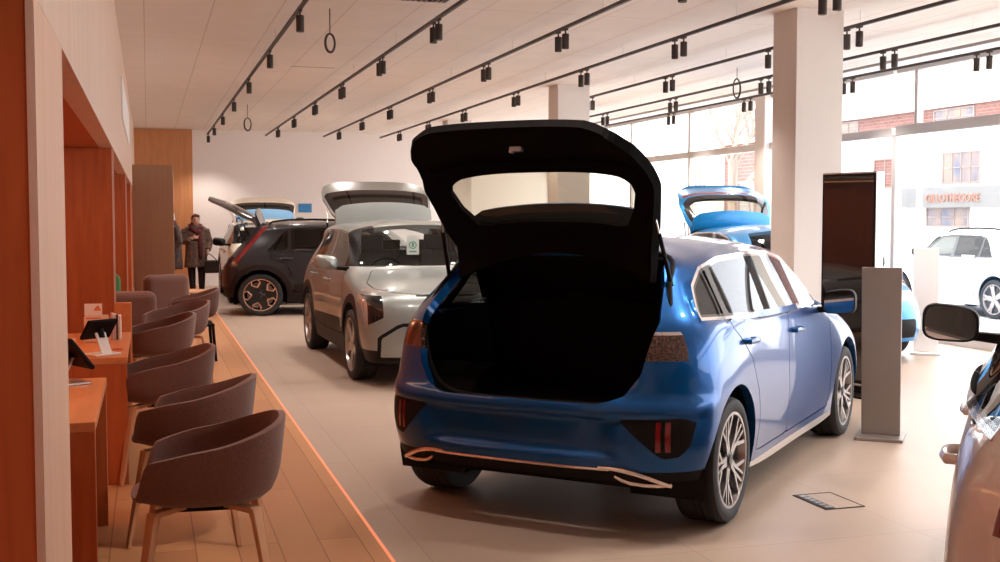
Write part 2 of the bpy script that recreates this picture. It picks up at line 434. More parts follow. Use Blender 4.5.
def skin_obj(name, polys, mats, parent, side='both', thick=.03, xf=None, inner=True, rim=True, rimslot=0, rest=False):
    """outer faces (slot 0), inward copy (slot 1) and rim; side both/left/right"""
    me_v = []; me_f = []; me_m = []; key = {}
    def vid(co, nrm):
        k = (round(co.x, 5), round(co.y, 5), round(co.z, 5))
        if k not in key:
            key[k] = len(me_v); me_v.append((Vector(co), Vector(nrm)))
        return key[k]
    faces = []
    def addside(flip):
        for poly in polys:
            ids = []
            for co, n in poly:
                if flip: co = Vector((co.x, -co.y, co.z)); n = Vector((n.x, -n.y, n.z))
                ids.append(vid(co, n))
            cl = [ids[i] for i in range(len(ids)) if ids[i] != ids[i-1]]
            if len(set(cl)) < 3: continue
            faces.append(tuple(cl[::-1]) if flip else tuple(cl))
    if side in ('both', 'left'): addside(False)
    if side in ('both', 'right'): addside(True)
    if name in ('sill', 'window_pillar_trim', 'window_chrome', 'air_intake') and not rest:
        par = list(range(len(me_v)))
        def fd(i):
            while par[i] != i: par[i] = par[par[i]]; i = par[i]
            return i
        for f in faces:
            for i in f[1:]: par[fd(i)] = fd(f[0])
        isl = {}
        for f in faces: isl.setdefault(fd(f[0]), []).append(f)
        big = sorted(isl.values(), key=len, reverse=True)
        big = [b for b in big if len(b) > 3] or big[:1]
        if len(big) > 1:
            out = None
            for b in big:
                ps = [[me_v[i] for i in f] for f in b]
                o = skin_obj(name, ps, mats, parent, 'left', thick, xf, inner, rim, rimslot, rest=True)
                out = out or o
            return out
    # orientation: the stored winding may face inwards
    c = Vector((1.3, 0, .8)); sgn = 0
    for f in faces[::7]:
        a, b, d = (me_v[f[i]][0] for i in range(3)); n = (b-a).cross(d-a); sgn += 1 if n.dot(a-c) > 0 else -1
    if sgn < 0: faces = [f[::-1] for f in faces]
    vs = [v for v, n in me_v]
    ns = [Vector((0,0,0)) for _ in vs]
    for f in faces:
        n = Vector((0,0,0))
        for i in range(1, len(f)-1): n += (vs[f[i]]-vs[f[0]]).cross(vs[f[i+1]]-vs[f[0]])
        for i in f: ns[i] += n
    ns = [n.normalized() if n.length > 0 else Vector((0,0,1)) for n in ns]
    if side == 'both':
        for i, v in enumerate(vs):
            if abs(v.y) < 1e-5: ns[i].y = 0; ns[i].normalize()
    allf = list(faces); mi = [0]*len(faces); allv = list(vs)
    if thick:
        o = len(allv); allv += [v-n*thick for v, n in zip(vs, ns)]
        if inner:
            allf += [tuple(o+i for i in f[::-1]) for f in faces]; mi += [1]*len(faces)
        if rim:
            ec = {}
            for f in faces:
                for i in range(len(f)):
                    a, b = f[i], f[(i+1) % len(f)]
                    ec[(a, b)] = 1
            for (a, b) in list(ec):
                if (b, a) not in ec:
                    if side == 'both' and abs(vs[a].y) < 1e-5 and abs(vs[b].y) < 1e-5: continue
                    k = len(allv)
                    allv += [vs[a], vs[b], vs[b]-ns[b]*thick, vs[a]-ns[a]*thick]
                    allf.append((k+1, k, k+3, k+2)); mi.append(rimslot)
    if xf is not None: allv = [xf @ v for v in allv]
    me = bpy.data.meshes.new(name); me.from_pydata([tuple(v) for v in allv], [], allf)
    for m in mats: me.materials.append(m)
    me.polygons.foreach_set('material_index', mi)
    me.polygons.foreach_set('use_smooth', [True]*len(me.polygons)); me.update()
    o = bpy.data.objects.new(name, me); COL.objects.link(o); o.parent = parent
    return o

# ------------------------------------------------------------------ regions
def fpoly(poly, kind):
    s = sdpoly(poly)
    if kind == 'yz': return lambda c: s(abs(c.y), c.z)
    if kind == 'xz': return lambda c: s(c.x, c.z)
    if kind == 'xy': return lambda c: s(c.x, abs(c.y))
def AND(*fs): return lambda c: max(f(c) for f in fs)
def lim(k, s, v): return lambda c: s*(getattr(c, k)-v)     # s=+1: keep c.k < v ; -1: keep c.k > v

SUV = [[(x*.80 if x < 0 else x, y, z) for (x, y, z) in c] for c in SUV]
def hatch_regions(WB=2.66, R=.385):
    PD = [(-.30,1.052),(-.275,1.11),(-.17,1.225),(.02,1.31),(.30,1.352),(.8,1.368),(1.2,1.362),(1.5,1.318),(1.85,1.165),(2.06,1.045),(2.09,1.0),(2.0,.985),(1.2,1.0),(.5,1.015)]
    PD = [(x, z-.012) for x, z in PD]
    sd = sdpoly(PD)
    S = lambda c: sd(c.x, c.z)
    hi = lambda c: c.y > .4 and c.z > .93 and -.4 < c.x < 2.3
    RG = []
    RG.append(('X', lambda c: c.y > .4 and c.z < .8 and c.x < .6, lambda c: hypot(c.x, c.z-.318)-R))
    RG.append(('X', lambda c: c.y > .4 and c.z < .8 and c.x > 2.1, lambda c: hypot(c.x-WB, c.z-.318)-R))
    RG.append(('glass_rear', lambda c: c.x < -.1 and c.y < .65 and c.z > .98, fpoly([(-1,1.07),(.46,1.07),(.515,1.09),(.53,1.12),(.50,1.2),(.44,1.285),(.38,1.305),(-1,1.315)],'yz')))
    RG.append(('gate_frame', lambda c: c.x < -.1 and c.y < .7 and c.z > .9, fpoly([(-1,1.00),(.52,1.00),(.60,1.05),(.60,1.14),(.555,1.25),(.50,1.34),(.3,1.352),(-1,1.355)],'yz')))
    RG.append(('gate_light', lambda c: c.x < -.1 and c.y < .65 and .85 < c.z < 1.02, [lambda c: .915-c.z, lambda c: c.z-.975, lambda c: c.y-.58]))
    gp = sdpoly([(-1,.66),(.43,.66),(.54,.70),(.61,.80),(.64,.95),(.66,1.05),(.61,1.22),(.54,1.4),(.5,1.7),(-1,1.7)])
    RG.append(('gate', lambda c: c.x < .1 and c.z > .6, lambda c: max(gp(c.y, c.z), c.x+.175-.5*c.y*c.y)))
    RG.append(('tail_lamp', lambda c: c.x < -.2 and c.z > .8 and c.z < 1.05, [lambda c: c.z-.985, lambda c: .865-c.z, lambda c: c.x+.425+(.985-c.z)*.15, lambda c: .6-c.y]))
    RG.append(('lamp_surround', lambda c: c.x < -.2 and c.z > .8 and c.z < 1.05, [lambda c: .984-c.z, lambda c: c.z-1.0, lambda c: c.x+.425, lambda c: .6-c.y]))
    RG.append(('glass_quarter', hi, lambda c: max(S(c)+.032, c.x-(-.01+.35*(c.z-1.0)))))
    RG.append(('glass_door_rear', hi, lambda c: max(S(c)+.032, .05-c.x+.35*(c.z-1.0), c.x-1.085+.12*(c.z-1))))
    RG.append(('glass_door_front', hi, lambda c: max(S(c)+.032, 1.185-c.x-.12*(c.z-1), c.x-2.0)))
    RG.append(('pillar_trim', hi, lambda c: S(c)+.020))
    RG.append(('window_chrome', hi, lambda c: S(c)+.005))
    RG.append(('windscreen', lambda c: c.x > 1.3 and c.y < .75 and c.z > .95, lambda c: max(c.y-(.645-.42*(c.z-1.0)), 1.03-c.z, 1.67-.10*c.y-c.x)))
    for nm, P in (('door_rear', [(.44,.285),(1.10,.28),(1.10,1.03),(.0,1.03),(.02,.98),(.30,.80),(.42,.62),(.46,.45)]),
                  ('door_front', [(1.10,.28),(2.12,.285),(2.17,.40),(2.17,.90),(2.12,1.03),(1.10,1.03)])):
        s = sdpoly(P); p = lambda c: c.y > .5 and .22 < c.z < 1.1 and -.1 < c.x < 2.4
        RG.append(('X', p, (lambda s: [lambda c: s(c.x, c.z)-.0035, lambda c: -s(c.x, c.z)-.0035])(s)))
        RG.append((nm, p, (lambda s: lambda c: s(c.x, c.z))(s)))
    RG.append(('sill', lambda c: c.y > .5 and c.z < .34 and .2 < c.x < 2.5, lambda c: c.z-.235))
    s = sdpoly([(2.50,-1),(2.46,.45),(2.40,.60),(2.9,.655),(3.15,.60),(3.32,.38),(3.37,-1)])
    p = lambda c: c.x > 2.2 and c.z > .68
    RG.append(('X', p, [lambda c: s(c.x, c.y)-.0035, lambda c: -s(c.x, c.y)-.0035])); RG.append(('bonnet', p, lambda c: s(c.x, c.y)))
    RG.append(('head_lamp', lambda c: c.x > 2.8 and c.z > .6, lambda c: max(.655-c.z, c.z-.745, .44-c.y, 2.98-c.x)))
    RG.append(('grille', lambda c: c.x > 3.2 and c.z > .55, lambda c: max(.60-c.z, c.z-.69, c.y-.42)))
    RG.append(('intake', lambda c: c.x > 3.2 and c.z < .5, lambda c: max(.26-c.z, c.z-.46, c.y-.68)))
    pr = lambda c: c.x < -.3 and c.y > .35 and c.z < .7
    for q, y0 in (('reflector_a', .705), ('reflector_b', .745)):
        RG.append((q, pr, (lambda y0: [lambda c: c.x+.33, lambda c: c.z-.585, lambda c: .445-c.z, lambda c: c.y-y0-.011, lambda c: y0-.011-c.y])(y0)))
    RG.append(('vent', pr, AND(fpoly([(.52,.595),(.80,.605),(.85,.58),(.83,.47),(.79,.42),(.72,.41)],'yz'), lim('x',1,-.33))))
    RG.append(('X', lambda c: c.x < -.2 and c.z < .4, [lambda c: c.z-.295, lambda c: c.x+.36]))
    RG.append(('diffuser', lambda c: c.x < -.3 and c.z < .45, lambda c: max(c.z-.345, c.x+.36)))
    return RG

def suv_regions(WB=2.68, R=.415):
    PD = [(.02,1.065),(.40,1.42),(.55,1.455),(1.3,1.46),(1.62,1.43),(2.12,1.12),(2.16,1.06),(1.2,1.05)]
    sd = sdpoly(PD); S = lambda c: sd(c.x, c.z)
    hi = lambda c: c.y > .4 and c.z > .98 and -.2 < c.x < 2.4
    RG = []
    RG.append(('X', lambda c: c.y > .4 and c.z < .9 and c.x < .6, lambda c: hypot(c.x, c.z-.345)-R))
    RG.append(('X', lambda c: c.y > .4 and c.z < .9 and c.x > 2.1, lambda c: hypot(c.x-WB, c.z-.345)-R))
    RG.append(('glass_rear', lambda c: c.x < -.2 and c.y < .7 and c.z > 1, fpoly([(-1,1.12),(.54,1.12),(.56,1.15),(.48,1.38),(.44,1.40),(-1,1.41)],'yz')))
    RG.append(('gate_frame', lambda c: c.x < -.15 and c.y < .75 and c.z > .95, fpoly([(-1,1.03),(.62,1.03),(.645,1.08),(.60,1.26),(.535,1.46),(-1,1.48)],'yz')))
    gp = sdpoly([(-1,.80),(.52,.80),(.62,.86),(.66,.98),(.67,1.08),(.61,1.32),(.56,1.45),(.52,1.7),(-1,1.7)])
    RG.append(('gate', lambda c: c.x < 0 and c.z > .75, lambda c: max(gp(c.y, c.z), c.x+.30-.4*c.y*c.y)))
    RG.append(('tail_lamp', lambda c: c.x < -.05 and c.y > .5 and .8 < c.z < 1.5, [lambda c: c.x-(-.39+(c.z-.95)*.36)-.04, lambda c: (-.39+(c.z-.95)*.36)-c.x-.04, lambda c: .88-c.z, lambda c: c.z-1.46]))
    RG.append(('glass_quarter', hi, lambda c: max(S(c)+.02, c.x-.43)))
    RG.append(('glass_door_rear', hi, lambda c: max(S(c)+.02, .47-c.x, c.x-1.12)))
    RG.append(('glass_door_front', hi, lambda c: max(S(c)+.02, 1.20-c.x, c.x-2.05)))
    RG.append(('pillar_trim', hi, S))
    RG.append(('windscreen', lambda c: c.x > 1.5 and c.y < .75 and c.z > 1.0, lambda c: max(c.y-(.765-.36*(c.z-1.08)), 1.10-c.z, 1.815-.08*c.y-c.x)))
    RG.append(('arch_rear', lambda c: c.y > .5 and c.z < .95 and c.x < .7, lambda c: hypot(c.x, c.z-.345)-R-.085))
    RG.append(('arch_front', lambda c: c.y > .5 and c.z < .95 and c.x > 2., lambda c: hypot(c.x-WB, c.z-.345)-R-.085))
    RG.append(('a_pillar', lambda c: c.x > 1.5 and c.y > .4 and c.z > 1.05, lambda c: max(1.09-c.z, 1.66-c.x, .50-c.y)))
    for nm, P in (('door_rear', [(.50,.40),(1.13,.38),(1.13,1.05),(.10,1.05),(.13,.95),(.42,.82),(.50,.62)]),
                  ('door_front', [(1.13,.38),(2.14,.40),(2.17,.60),(2.17,.95),(2.15,1.07),(1.13,1.05)])):
        s = sdpoly(P); p = lambda c: c.y > .5 and .3 < c.z < 1.1 and -.1 < c.x < 2.4
        RG.append(('X', p, (lambda s: [lambda c: s(c.x, c.z)-.004, lambda c: -s(c.x, c.z)-.004])(s)))
        RG.append(('door_clad_'+nm[5:], p, (lambda s: lambda c: max(s(c.x, c.z), c.z-.50-.03*c.x))(s)))
        RG.append((nm, p, (lambda s: lambda c: s(c.x, c.z))(s)))
    s = sdpoly([(2.56,-1),(2.54,.4),(2.42,.66),(2.9,.80),(3.2,.79),(3.36,.68),(3.43,.4),(3.45,-1)])
    p = lambda c: c.x > 2.2 and c.z > .84
    RG.append(('X', p, [lambda c: s(c.x, c.y)-.004, lambda c: -s(c.x, c.y)-.004])); RG.append(('bonnet', p, lambda c: s(c.x, c.y)))
    pf = lambda c: c.x > 2.9
    RG.append(('lamp_strip', pf, ([lambda c: c.y-.915, lambda c: .892-c.y, lambda c: .60-c.z, lambda c: c.z-.91, lambda c: 2.95-c.x], [lambda c: c.z-(.905-.06*(.86-c.y))-.011, lambda c: (.905-.06*(.86-c.y))-.011-c.z, lambda c: .40-c.y, lambda c: c.y-.915, lambda c: 2.95-c.x])))
    RG.append(('head_lamp', pf, [lambda c: .60+(.88-c.y)*.6-c.z, lambda c: c.z-.865, lambda c: .765-c.y, lambda c: c.y-.887, lambda c: 2.95-c.x]))
    RG.append(('grille', pf, [lambda c: c.z-.872, lambda c: .855-c.z, lambda c: c.y-.46, lambda c: 3.2-c.x]))
    hx = sdpoly([(-1,.28),(.80,.28),(.80,.48),(.62,.60),(-1,.60)])
    RG.append(('intake', pf, [lambda c: hx(c.y, c.z)-.016, lambda c: -hx(c.y, c.z)-.016, lambda c: 3.2-c.x]))
    RG.append(('sill', lambda c: c.z < .6, lambda c: max(c.z-(.47 if c.x < 3.0 else max(.36,.47-(c.x-3.0)*.6)), -hx(c.y, c.z)-.0 if c.x > 3.3 else -1)))
    return RG

def shear(v):
    w = max(0., min(1., (.35-v.x)/.55)); w = w*w*(3-2*w)
    return Vector((v.x + .42*max(0., v.z-.80)*w, v.y, v.z))
SHELLS = {}
def shell(kind):
    if kind not in SHELLS:
        SHELLS[kind] = make_shell(HATCH, hatch_regions()) if kind == 'hatch' else make_shell(SUV, suv_regions())
        if kind == 'suv': SHELLS[kind] = {t: [[(shear(c), n) for c, n in p] for p in ps] for t, ps in SHELLS[kind].items()}
    return SHELLS[kind]

# ------------------------------------------------------------------ wheels
WHEELS = {}
def wheel_meshes(style, r, w):
    key = (style, r, w)
    if key in WHEELS: return WHEELS[key]
    hw = w/2; rr = r*.755
    t = MB()
    prof = [(rr-.012,-hw*.80),(rr+.012,-hw*.98),(r*.90,-hw*1.0),(r*.965,-hw*.93),(r*.995,-hw*.74)]
    for g in (-.42,-.14,.14,.42):
        prof += [(r,hw*(g-.12)),(r-.007,hw*(g-.02)),(r-.007,hw*(g+.02)),(r,hw*(g+.12))]
    prof += [(r*.995,hw*.74),(r*.965,hw*.93),(r*.90,hw*1.0),(rr+.012,hw*.98),(rr-.012,hw*.80)]
    t.lathe(prof, 48, axis='y', cap=False)
    b = MB()
    b.lathe([(rr+.004,hw*.86),(rr+.004,hw*.95),(rr-.010,hw*.95),(rr-.018,hw*.70),(rr-.03,-hw*.2),(rr-.02,-hw*.85)], 48, axis='y', mi=0, cap=False)
    # spokes, face at y = hw*.62
    yf = hw*.72
    n = 5
    for k in range(n):
        a = 2*pi*k/n + pi/2
        def P(rad, da, y=yf): return (rad*cos(a+da), y, rad*sin(a+da))
        def bm(p, q, w0, w1, mi=0, d=.02):
            b.beam(p, q, w0, d, up=(0,1,0), mi=mi, w1=w1)
        if style == 'y':
            bm(P(.045,-.25), P(rr*.52,-.12), .026, .020); bm(P(.045,.25), P(rr*.52,.12), .026, .020)
            bm(P(rr*.50,-.12), P(rr-.012,-.40,yf+.012), .021, .016); bm(P(rr*.50,.12), P(rr-.012,.40,yf+.012), .021, .016)
            bm(P(rr*.50,-.12), P(rr-.012,-.10,yf+.012), .016, .013); bm(P(rr*.50,.12), P(rr-.012,.10,yf+.012), .016, .013)
            for s in (-1, 1):
                bm(P(.05,0,yf-.03), P(rr-.02,s*.25,yf-.02), .06, .05, 1)
        elif style == 'petal':
            bm(P(.05,0), P(rr*.55,0), .05, .03, 1); 
            for s in (-1, 1):
                bm(P(rr*.5,0), P(rr*.80,s*.36,yf+.008), .020, .018); bm(P(rr*.80,s*.36,yf+.008), P(rr-.01,s*.2,yf+.012), .018, .016)
                bm(P(rr*.30,s*.3,yf-.02), P(rr-.01,s*.5,yf-.01), .07, .09, 1)
        else:
            bm(P(.04,0), P(rr*.55,0), .075, .095); bm(P(rr*.55,0), P(rr-.01,-.16,yf+.01), .07, .035); bm(P(rr*.55,0), P(rr-.01,.16,yf+.01), .07, .035)
            bm(P(.05,.63,yf-.02), P(rr-.012,.63,yf-.012), .05, .16, 1)
    b.lathe([(0,yf+.018),(.028,yf+.018),(.036,yf+.010),(.06,yf+.002),(.066,yf-.03)], 24, axis='y', mi=1 if style != 'block' else 0)
    for k in range(5):
        a = 2*pi*(k+.5)/5 + pi/2
        b.lathe([(0,yf+.004),(.009,yf+.004),(.009,yf-.02)], 8, axis='y', mi=1, org=(.05*cos(a), 0, .05*sin(a)))
    d = MB(); d.lathe([(0,hw*.2),(.07,hw*.22),(.075,hw*.05),(rr*.80,hw*.05),(rr*.80,-hw*.1),(0,-hw*.1)], 36, axis='y')
    d.beam((-.10,hw*.06,.05), (-.10,hw*.06,-.06), .05, .07, up=(0,1,0), mi=0)
    WHEELS[key] = (t, b, d); return WHEELS[key]

def add_wheel(root, x, y, r, w, style, mats, rot=.2, steer=0.):
    s = -1 if y < 0 else 1
    t, b, d = wheel_meshes(style, r, w)
    key = ('m', style, r, w, mats[0].name)
    if key not in WHEELS:
        o1 = t.build('wheel', M['rubber'], root, smooth=True)
        o2 = b.build('rim', mats, o1, smooth=True); o3 = d.build('brake_disc', M['disc'], o1, smooth=True)
        WHEELS[key] = (o1.data, o2.data, o3.data)
    else:
        a1, a2, a3 = WHEELS[key]
        o1 = bpy.data.objects.new('wheel', a1); o2 = bpy.data.objects.new('rim', a2); o3 = bpy.data.objects.new('brake_disc', a3)
        for o in (o1, o2, o3): COL.objects.link(o)
        o1.parent = root; o2.parent = o1; o3.parent = o1
    o1.location = (x, y, r)
    o1.rotation_euler = (0, 0, (0 if s > 0 else pi)+steer)
    o2.rotation_euler = (0, rot, 0)
    return o1

# ------------------------------------------------------------------ cars
def build_car(name, kind, label, cat, loc, th, pm, gate=0., style='y', rims=None, group=None, zs=1., mirror=None, mo=(0,0,0), tail=None, handle=None, chrome=True, rails=True, open_inner=True, clad=None, spoil=None):
    S = shell(kind); H = kind == 'hatch'
    root = thing(name, label, cat, (loc[0], loc[1], loc[2] if len(loc) > 2 else 0), radians(90-th), group)
    root.scale = (1, 1, zs)
    P = M[pm] if isinstance(pm, str) else pm
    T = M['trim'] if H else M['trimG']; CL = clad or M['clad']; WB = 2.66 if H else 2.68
    hinge = Vector((-.19, 0, 1.375)) if H else Vector((-.31, 0, 1.50))
    SH = (lambda v: Vector(v)) if H else (lambda v: shear(Vector(v)))
    hinge = SH(hinge)
    xf = Matrix.Translation(hinge) @ Matrix.Rotation(radians(gate), 4, 'Y') @ Matrix.Translation(-hinge)
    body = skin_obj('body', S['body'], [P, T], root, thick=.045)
    g = skin_obj('tailgate', S['gate'], [P, T], root, thick=.05, xf=xf, rimslot=1)
    skin_obj('rear_window', S['glass_rear'], [M['carglassK'] if not H else M['reartint'], T], g, thick=.006, inner=False, rim=False, xf=xf)
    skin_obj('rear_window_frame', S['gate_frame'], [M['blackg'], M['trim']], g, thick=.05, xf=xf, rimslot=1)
    if 'gate_light' in S: skin_obj('light_bar', S['gate_light'], [M['redlens'], M['trim']], g, thick=.04, xf=xf, rimslot=1)
    # spoiler on the gate
    sp = MB(); rows = []
    zz, x0, hwid = (1.395, -.20, .54) if H else (1.535, -.29, .58)
    ln = .24 if H else .30
    for i in range(15):
        y = -hwid + 2*hwid*i/14; q = abs(y)/hwid
        xa = x0+.42*y*y-.01; xb = x0-ln+.20*y*y+.10*max(0, q-.85)*6*.5
        za = zz-.085*y*y*1.2; 
        rows.append([(xa, y, za+.005), (xa-(xa-xb)*.5, y, za+.008), (xb, y, za-.028), (xb+.01, y, za-.048), (xa-(xa-xb)*.4, y, za-.052), (xa, y, za-.04)])
    sp.grid([[tuple(xf @ SH(p)) for p in r] for r in rows], True)
    n0 = [tuple(xf @ SH(p)) for p in rows[0]]; n1 = [tuple(xf @ SH(p)) for p in rows[-1]]
    sp.add(n0, [(0,1,2,3,4,5)]); sp.add(n1, [(5,4,3,2,1,0)])
    for q_ in range(len(sp.f)):
        if q_ % 6 in (3, 4) and q_ < 14*6: sp.m[q_] = 1
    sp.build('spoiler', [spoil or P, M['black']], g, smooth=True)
    if gate:
        # latch and pull handle inside the gate, struts
        la = MB()
        if H: q = [(-.575,0,.80),(-.54,.20,.86)]
        else: q = [(-.545,0,.93),(-.50,.25,1.0)]
        la.box(q[0], (.02,.06,.03)); la.box((q[0][0], .028, q[0][2]+.0), (.035,.012,.03))
        la.v = [tuple(xf @ SH(p)) for p in la.v]; la.build('latch', M['alu'], g)
        for s in (1, -1):
            if H: a, b_ = Vector((-.225, s*.640, 1.17)), xf @ Vector((-.485, s*.585, 1.03))
            else: a, b_ = SH((-.36, s*.655, 1.16)), xf @ SH((-.515, s*.60, 1.06))
            st = MB(); m_ = a.lerp(b_, .52)
            st.tube([a, m_], .011, 10, 0); st.tube([m_, b_], .0055, 8, 1)
            st.ellipsoid(a, (.016,.016,.016), 8, 6); st.ellipsoid(b_, (.014,.014,.014), 8, 6)
            st.build('gas_strut', [M['black'], M['alu']], root, smooth=True)
        if H:
            PT = [p for r in surface(HATCH) for p in r[:40] if p.z < .6]
            def onrear(y, z):
                q = sorted(PT, key=lambda p: (p.y-abs(y))**2+(p.z-z)**2+(0 if p.x < -.2 else 9))[:4]
                w = [1/(1e-5+(p.y-abs(y))**2+(p.z-z)**2) for p in q]
                return Vector((sum(a*p.x for a, p in zip(w, q))/sum(w)-.006, y, z))
            bs = MB(); bs.tube([onrear(y*.08-.48, .352) for y in range(13)], .008, 8); bs.build('bumper_strip', M['copper'], root, smooth=True)
            for s in (1, -1):
                e = MB(); up = [(.46,.354),(.52,.353),(.58,.347),(.64,.334),(.70,.312),(.76,.285),(.80,.268)]
                lo = [(.54,.310),(.57,.290),(.61,.276),(.68,.268),(.74,.265),(.80,.267)]
                e.tube([onrear(s*a*.93, b+.006) for a, b in up], [.009,.011,.013,.013,.013,.012,.010], 8); e.tube([onrear(s*a*.93, b+.012) for a, b in lo], [.007,.009,.010,.010,.010,.010], 8)
                e.build('exhaust_trim', M['copper'], root, smooth=True)
        # rubber seal round the opening: polyline of the gate border on the body
        gl = ([(-.70,.0,.645),(-.69,.25,.645),(-.665,.40,.648),(-.62,.53,.69),(-.585,.615,.80),(-.54,.665,.95),(-.47,.68,1.06),(-.33,.635,1.22),(-.14,.57,1.345),(-.15,.3,1.385),(-.19,0,1.395)] if H else
              [(-.735,0,.785),(-.72,.30,.785),(-.69,.52,.79),(-.65,.645,.85),(-.62,.69,.98),(-.59,.70,1.08),(-.50,.645,1.32),(-.34,.59,1.47),(-.30,.3,1.52),(-.34,0,1.53)])
        pts = [SH((p[0]*(.87 if H else .80)+.025, p[1], p[2]-.004)) for p in gl]; full = pts + [Vector((p.x,-p.y,p.z)) for p in pts[-2:0:-1]]
        fine = []
        n_ = len(full)
        for i in range(n_):
            for k in range(5): fine.append(cr(full[i-1], full[i], full[(i+1) % n_], full[(i+2) % n_], k/5))
        MB().tube(fine, .013, 6, closed=True).build('boot_seal', M['black'], root, smooth=True)
    for side in ('left', 'right'):
        s = 1 if side == 'left' else -1
        for dn in ('door_front', 'door_rear'):
            d = skin_obj('door', S[dn], [P, T], root, side, thick=.035)
            gk = 'glass_'+dn
            if gk in S: skin_obj('window', S[gk], [M['carglass'] if dn == 'door_front' else M['carglassK'], T], d, side, thick=.004, inner=False, rim=False)
            if not H and 'door_clad_'+dn[5:] in S: skin_obj('door_cladding', S['door_clad_'+dn[5:]], [CL, T], d, side, thick=.03)
            hx, hz, hy = (((1.26,.875,.876) if dn == 'door_front' else (.24,.905,.892)) if H else ((1.32,.92,.902) if dn == 'door_front' else (.40,.94,.908)))
            hd = MB()
            pp = [(hx-.085,s*(hy-.008),hz),(hx-.075,s*(hy+.028),hz),(hx-.03,s*(hy+.036),hz+.001),(hx+.05,s*(hy+.034),hz-.001),(hx+.085,s*(hy+.024),hz-.003),(hx+.10,s*(hy-.008),hz-.003)]
            hd.tube(pp, [.012,.013,.013,.013,.013,.012], 10)
            hd.v = [(v[0], v[1], hz+(v[2]-hz)*1.15) for v in hd.v]
            hd.build('door_handle', M[handle] if handle else P, d, smooth=True)
            cu = MB().ellipsoid((hx, s*(hy-.008), hz-.008), (.062,.012,.032), 14, 6)
            cu.build('handle_recess', M['black'] if not H else P, d, smooth=True)
        skin_obj('quarter_window', S['glass_quarter'], [M['carglassK'], T], root, side, thick=.004, inner=False, rim=False)
        tl = skin_obj('tail_lamp', S['tail_lamp'], [M[tail or ('smoke' if H else 'redlens')], T], root, side, thick=.03)
        if H:
            skin_obj('lamp_surround', S['lamp_surround'], [M['chrome'], T], tl, side, thick=.01)
            vt = skin_obj('bumper_vent', S['vent'], [M['black'], T], root, side, thick=.02)
            for q in ('reflector_a', 'reflector_b'): skin_obj('reflector', S[q], [M['redlens'], T], vt, side, thick=.02)
        else:
            for q in ('arch_front', 'arch_rear'): skin_obj('arch_cladding', S[q], [CL, T], root, side, thick=.03)
            skin_obj('a_pillar', S['a_pillar'], [M['black'], T], root, side, thick=.02)
            skin_obj('lamp_strip', S['lamp_strip'], [M['clear'], T], root, side, thick=.02)
        skin_obj('head_lamp', S['head_lamp'], [M['blackg'] if not H else M['clear'], T], root, side, thick=.02)
        # wing mirror
        mk = M[mirror] if mirror else (P if not H else M['black'])
        mx, my_, mz = (1.93+mo[0],.875+mo[1],.995+mo[2]) if H else (2.06,.92,1.12)
        def ring(x, k, n=28):
            out = []
            for q in range(n):
                a = 2*pi*q/n; c, sn = cos(a), sin(a); p = .55
                yy_ = (abs(c)**p)*(1 if c > 0 else -1); zz_ = (abs(sn)**p)*(1 if sn > 0 else -1)
                hz_ = (.082+.014*yy_) if zz_ > 0 else (.070-.006*yy_)
                out.append((mx+x-.02*yy_, s*(my_+.12+yy_*.110*k), mz+zz_*hz_*k))
            return out
        mh = MB(); rg = [ring(-.052,.90), ring(-.062,.94), ring(-.060,1.0), ring(-.02,1.03), ring(.03,.94), ring(.065,.66), ring(.078,.25)]
        mh.grid(rg, True); mh.add(rg[-1], [tuple(range(28))]); 
        ob = mh.build('wing_mirror', mk, root, smooth=True)
        ar = MB(); ar.beam((mx+.02, s*(my_-.10), mz-.06), (mx, s*(my_+.06), mz-.045), .09, .045, w1=.06, h1=.035)
        ar.build('mirror_arm', M['black'], ob, bevel=.01)
        gl = MB(); gl.add(ring(-.050,.91), [tuple(range(28))]); gl.add(ring(-.046,.91), [tuple(range(28))[::-1]])
        gl.build('mirror_glass', M['mirror'], ob)
        # wheel arch liner
        for wx in (0, WB):
            li = MB(); rad = .40 if H else .425; rows = []
            for k in range(15):
                a = pi*(-.12+1.24*k/14)
                rows.append([(wx+rad*cos(a), s*.86, .33+rad*sin(a)), (wx+rad*cos(a), s*.48, .33+rad*sin(a))])
            li.grid(rows); c0 = len(li.v); li.add([(wx, s*.48, .33)]+[r[1] for r in rows], [(0, k+1, k+2) for k in range(14)])
            li.build('wheel_arch_liner', M['black'], root, smooth=True)
    skin_obj('windscreen', S['windscreen'], [M['screen'], T], root, thick=.005, inner=False, rim=False)
    skin_obj('window_pillar_trim', S['pillar_trim'], [M['blackg'], T], root, thick=.02)
    if 'window_chrome' in S: skin_obj('window_chrome', S['window_chrome'], [M['chrome'] if chrome else M['blackg'], T], root, thick=.02)
    skin_obj('bonnet', S['bonnet'], [P, T], root, thick=.03)
    skin_obj('sill', S['sill'], [M['alu'] if H else CL, T], root, thick=.03)
    skin_obj('front_grille', S['grille'], [M['blackg'], T], root, thick=.02)
    skin_obj('air_intake', S['intake'], [M['black'], T], root, thick=.02)
    if H:
        for k, m_, n in (('diffuser','black','diffuser'),):
            if k in S: skin_obj(n, S[k], [M[m_], T], root, thick=.02 if k != 'exhaust_trim' else .035)
    else:
        if rails:
            for s in (1, -1):
                rr = MB(); pts = [(x, s*(.60 if 0.2 < x < 1.4 else .585), z) for x, z in ((.12,1.50),(.18,1.545),(.4,1.575),(.8,1.582),(1.3,1.57),(1.55,1.535),(1.62,1.50))]
                rr.tube(pts, .016, 8).build('roof_rail', M['black'], root, smooth=True)
    # underbody, cabin
    u = MB(); u.bb((-.42,-.66,.22),(3.2,.66,.27)); u.bb((.42,-.80,.20),(2.26,.80,.30)); u.bb((-.50,-.60,.26),(.40,.60,.58 if H else .70))
    u.bb((2.30,-.62,.26),(3.1,.62,.62)); u.build('underbody', M['black'], root)
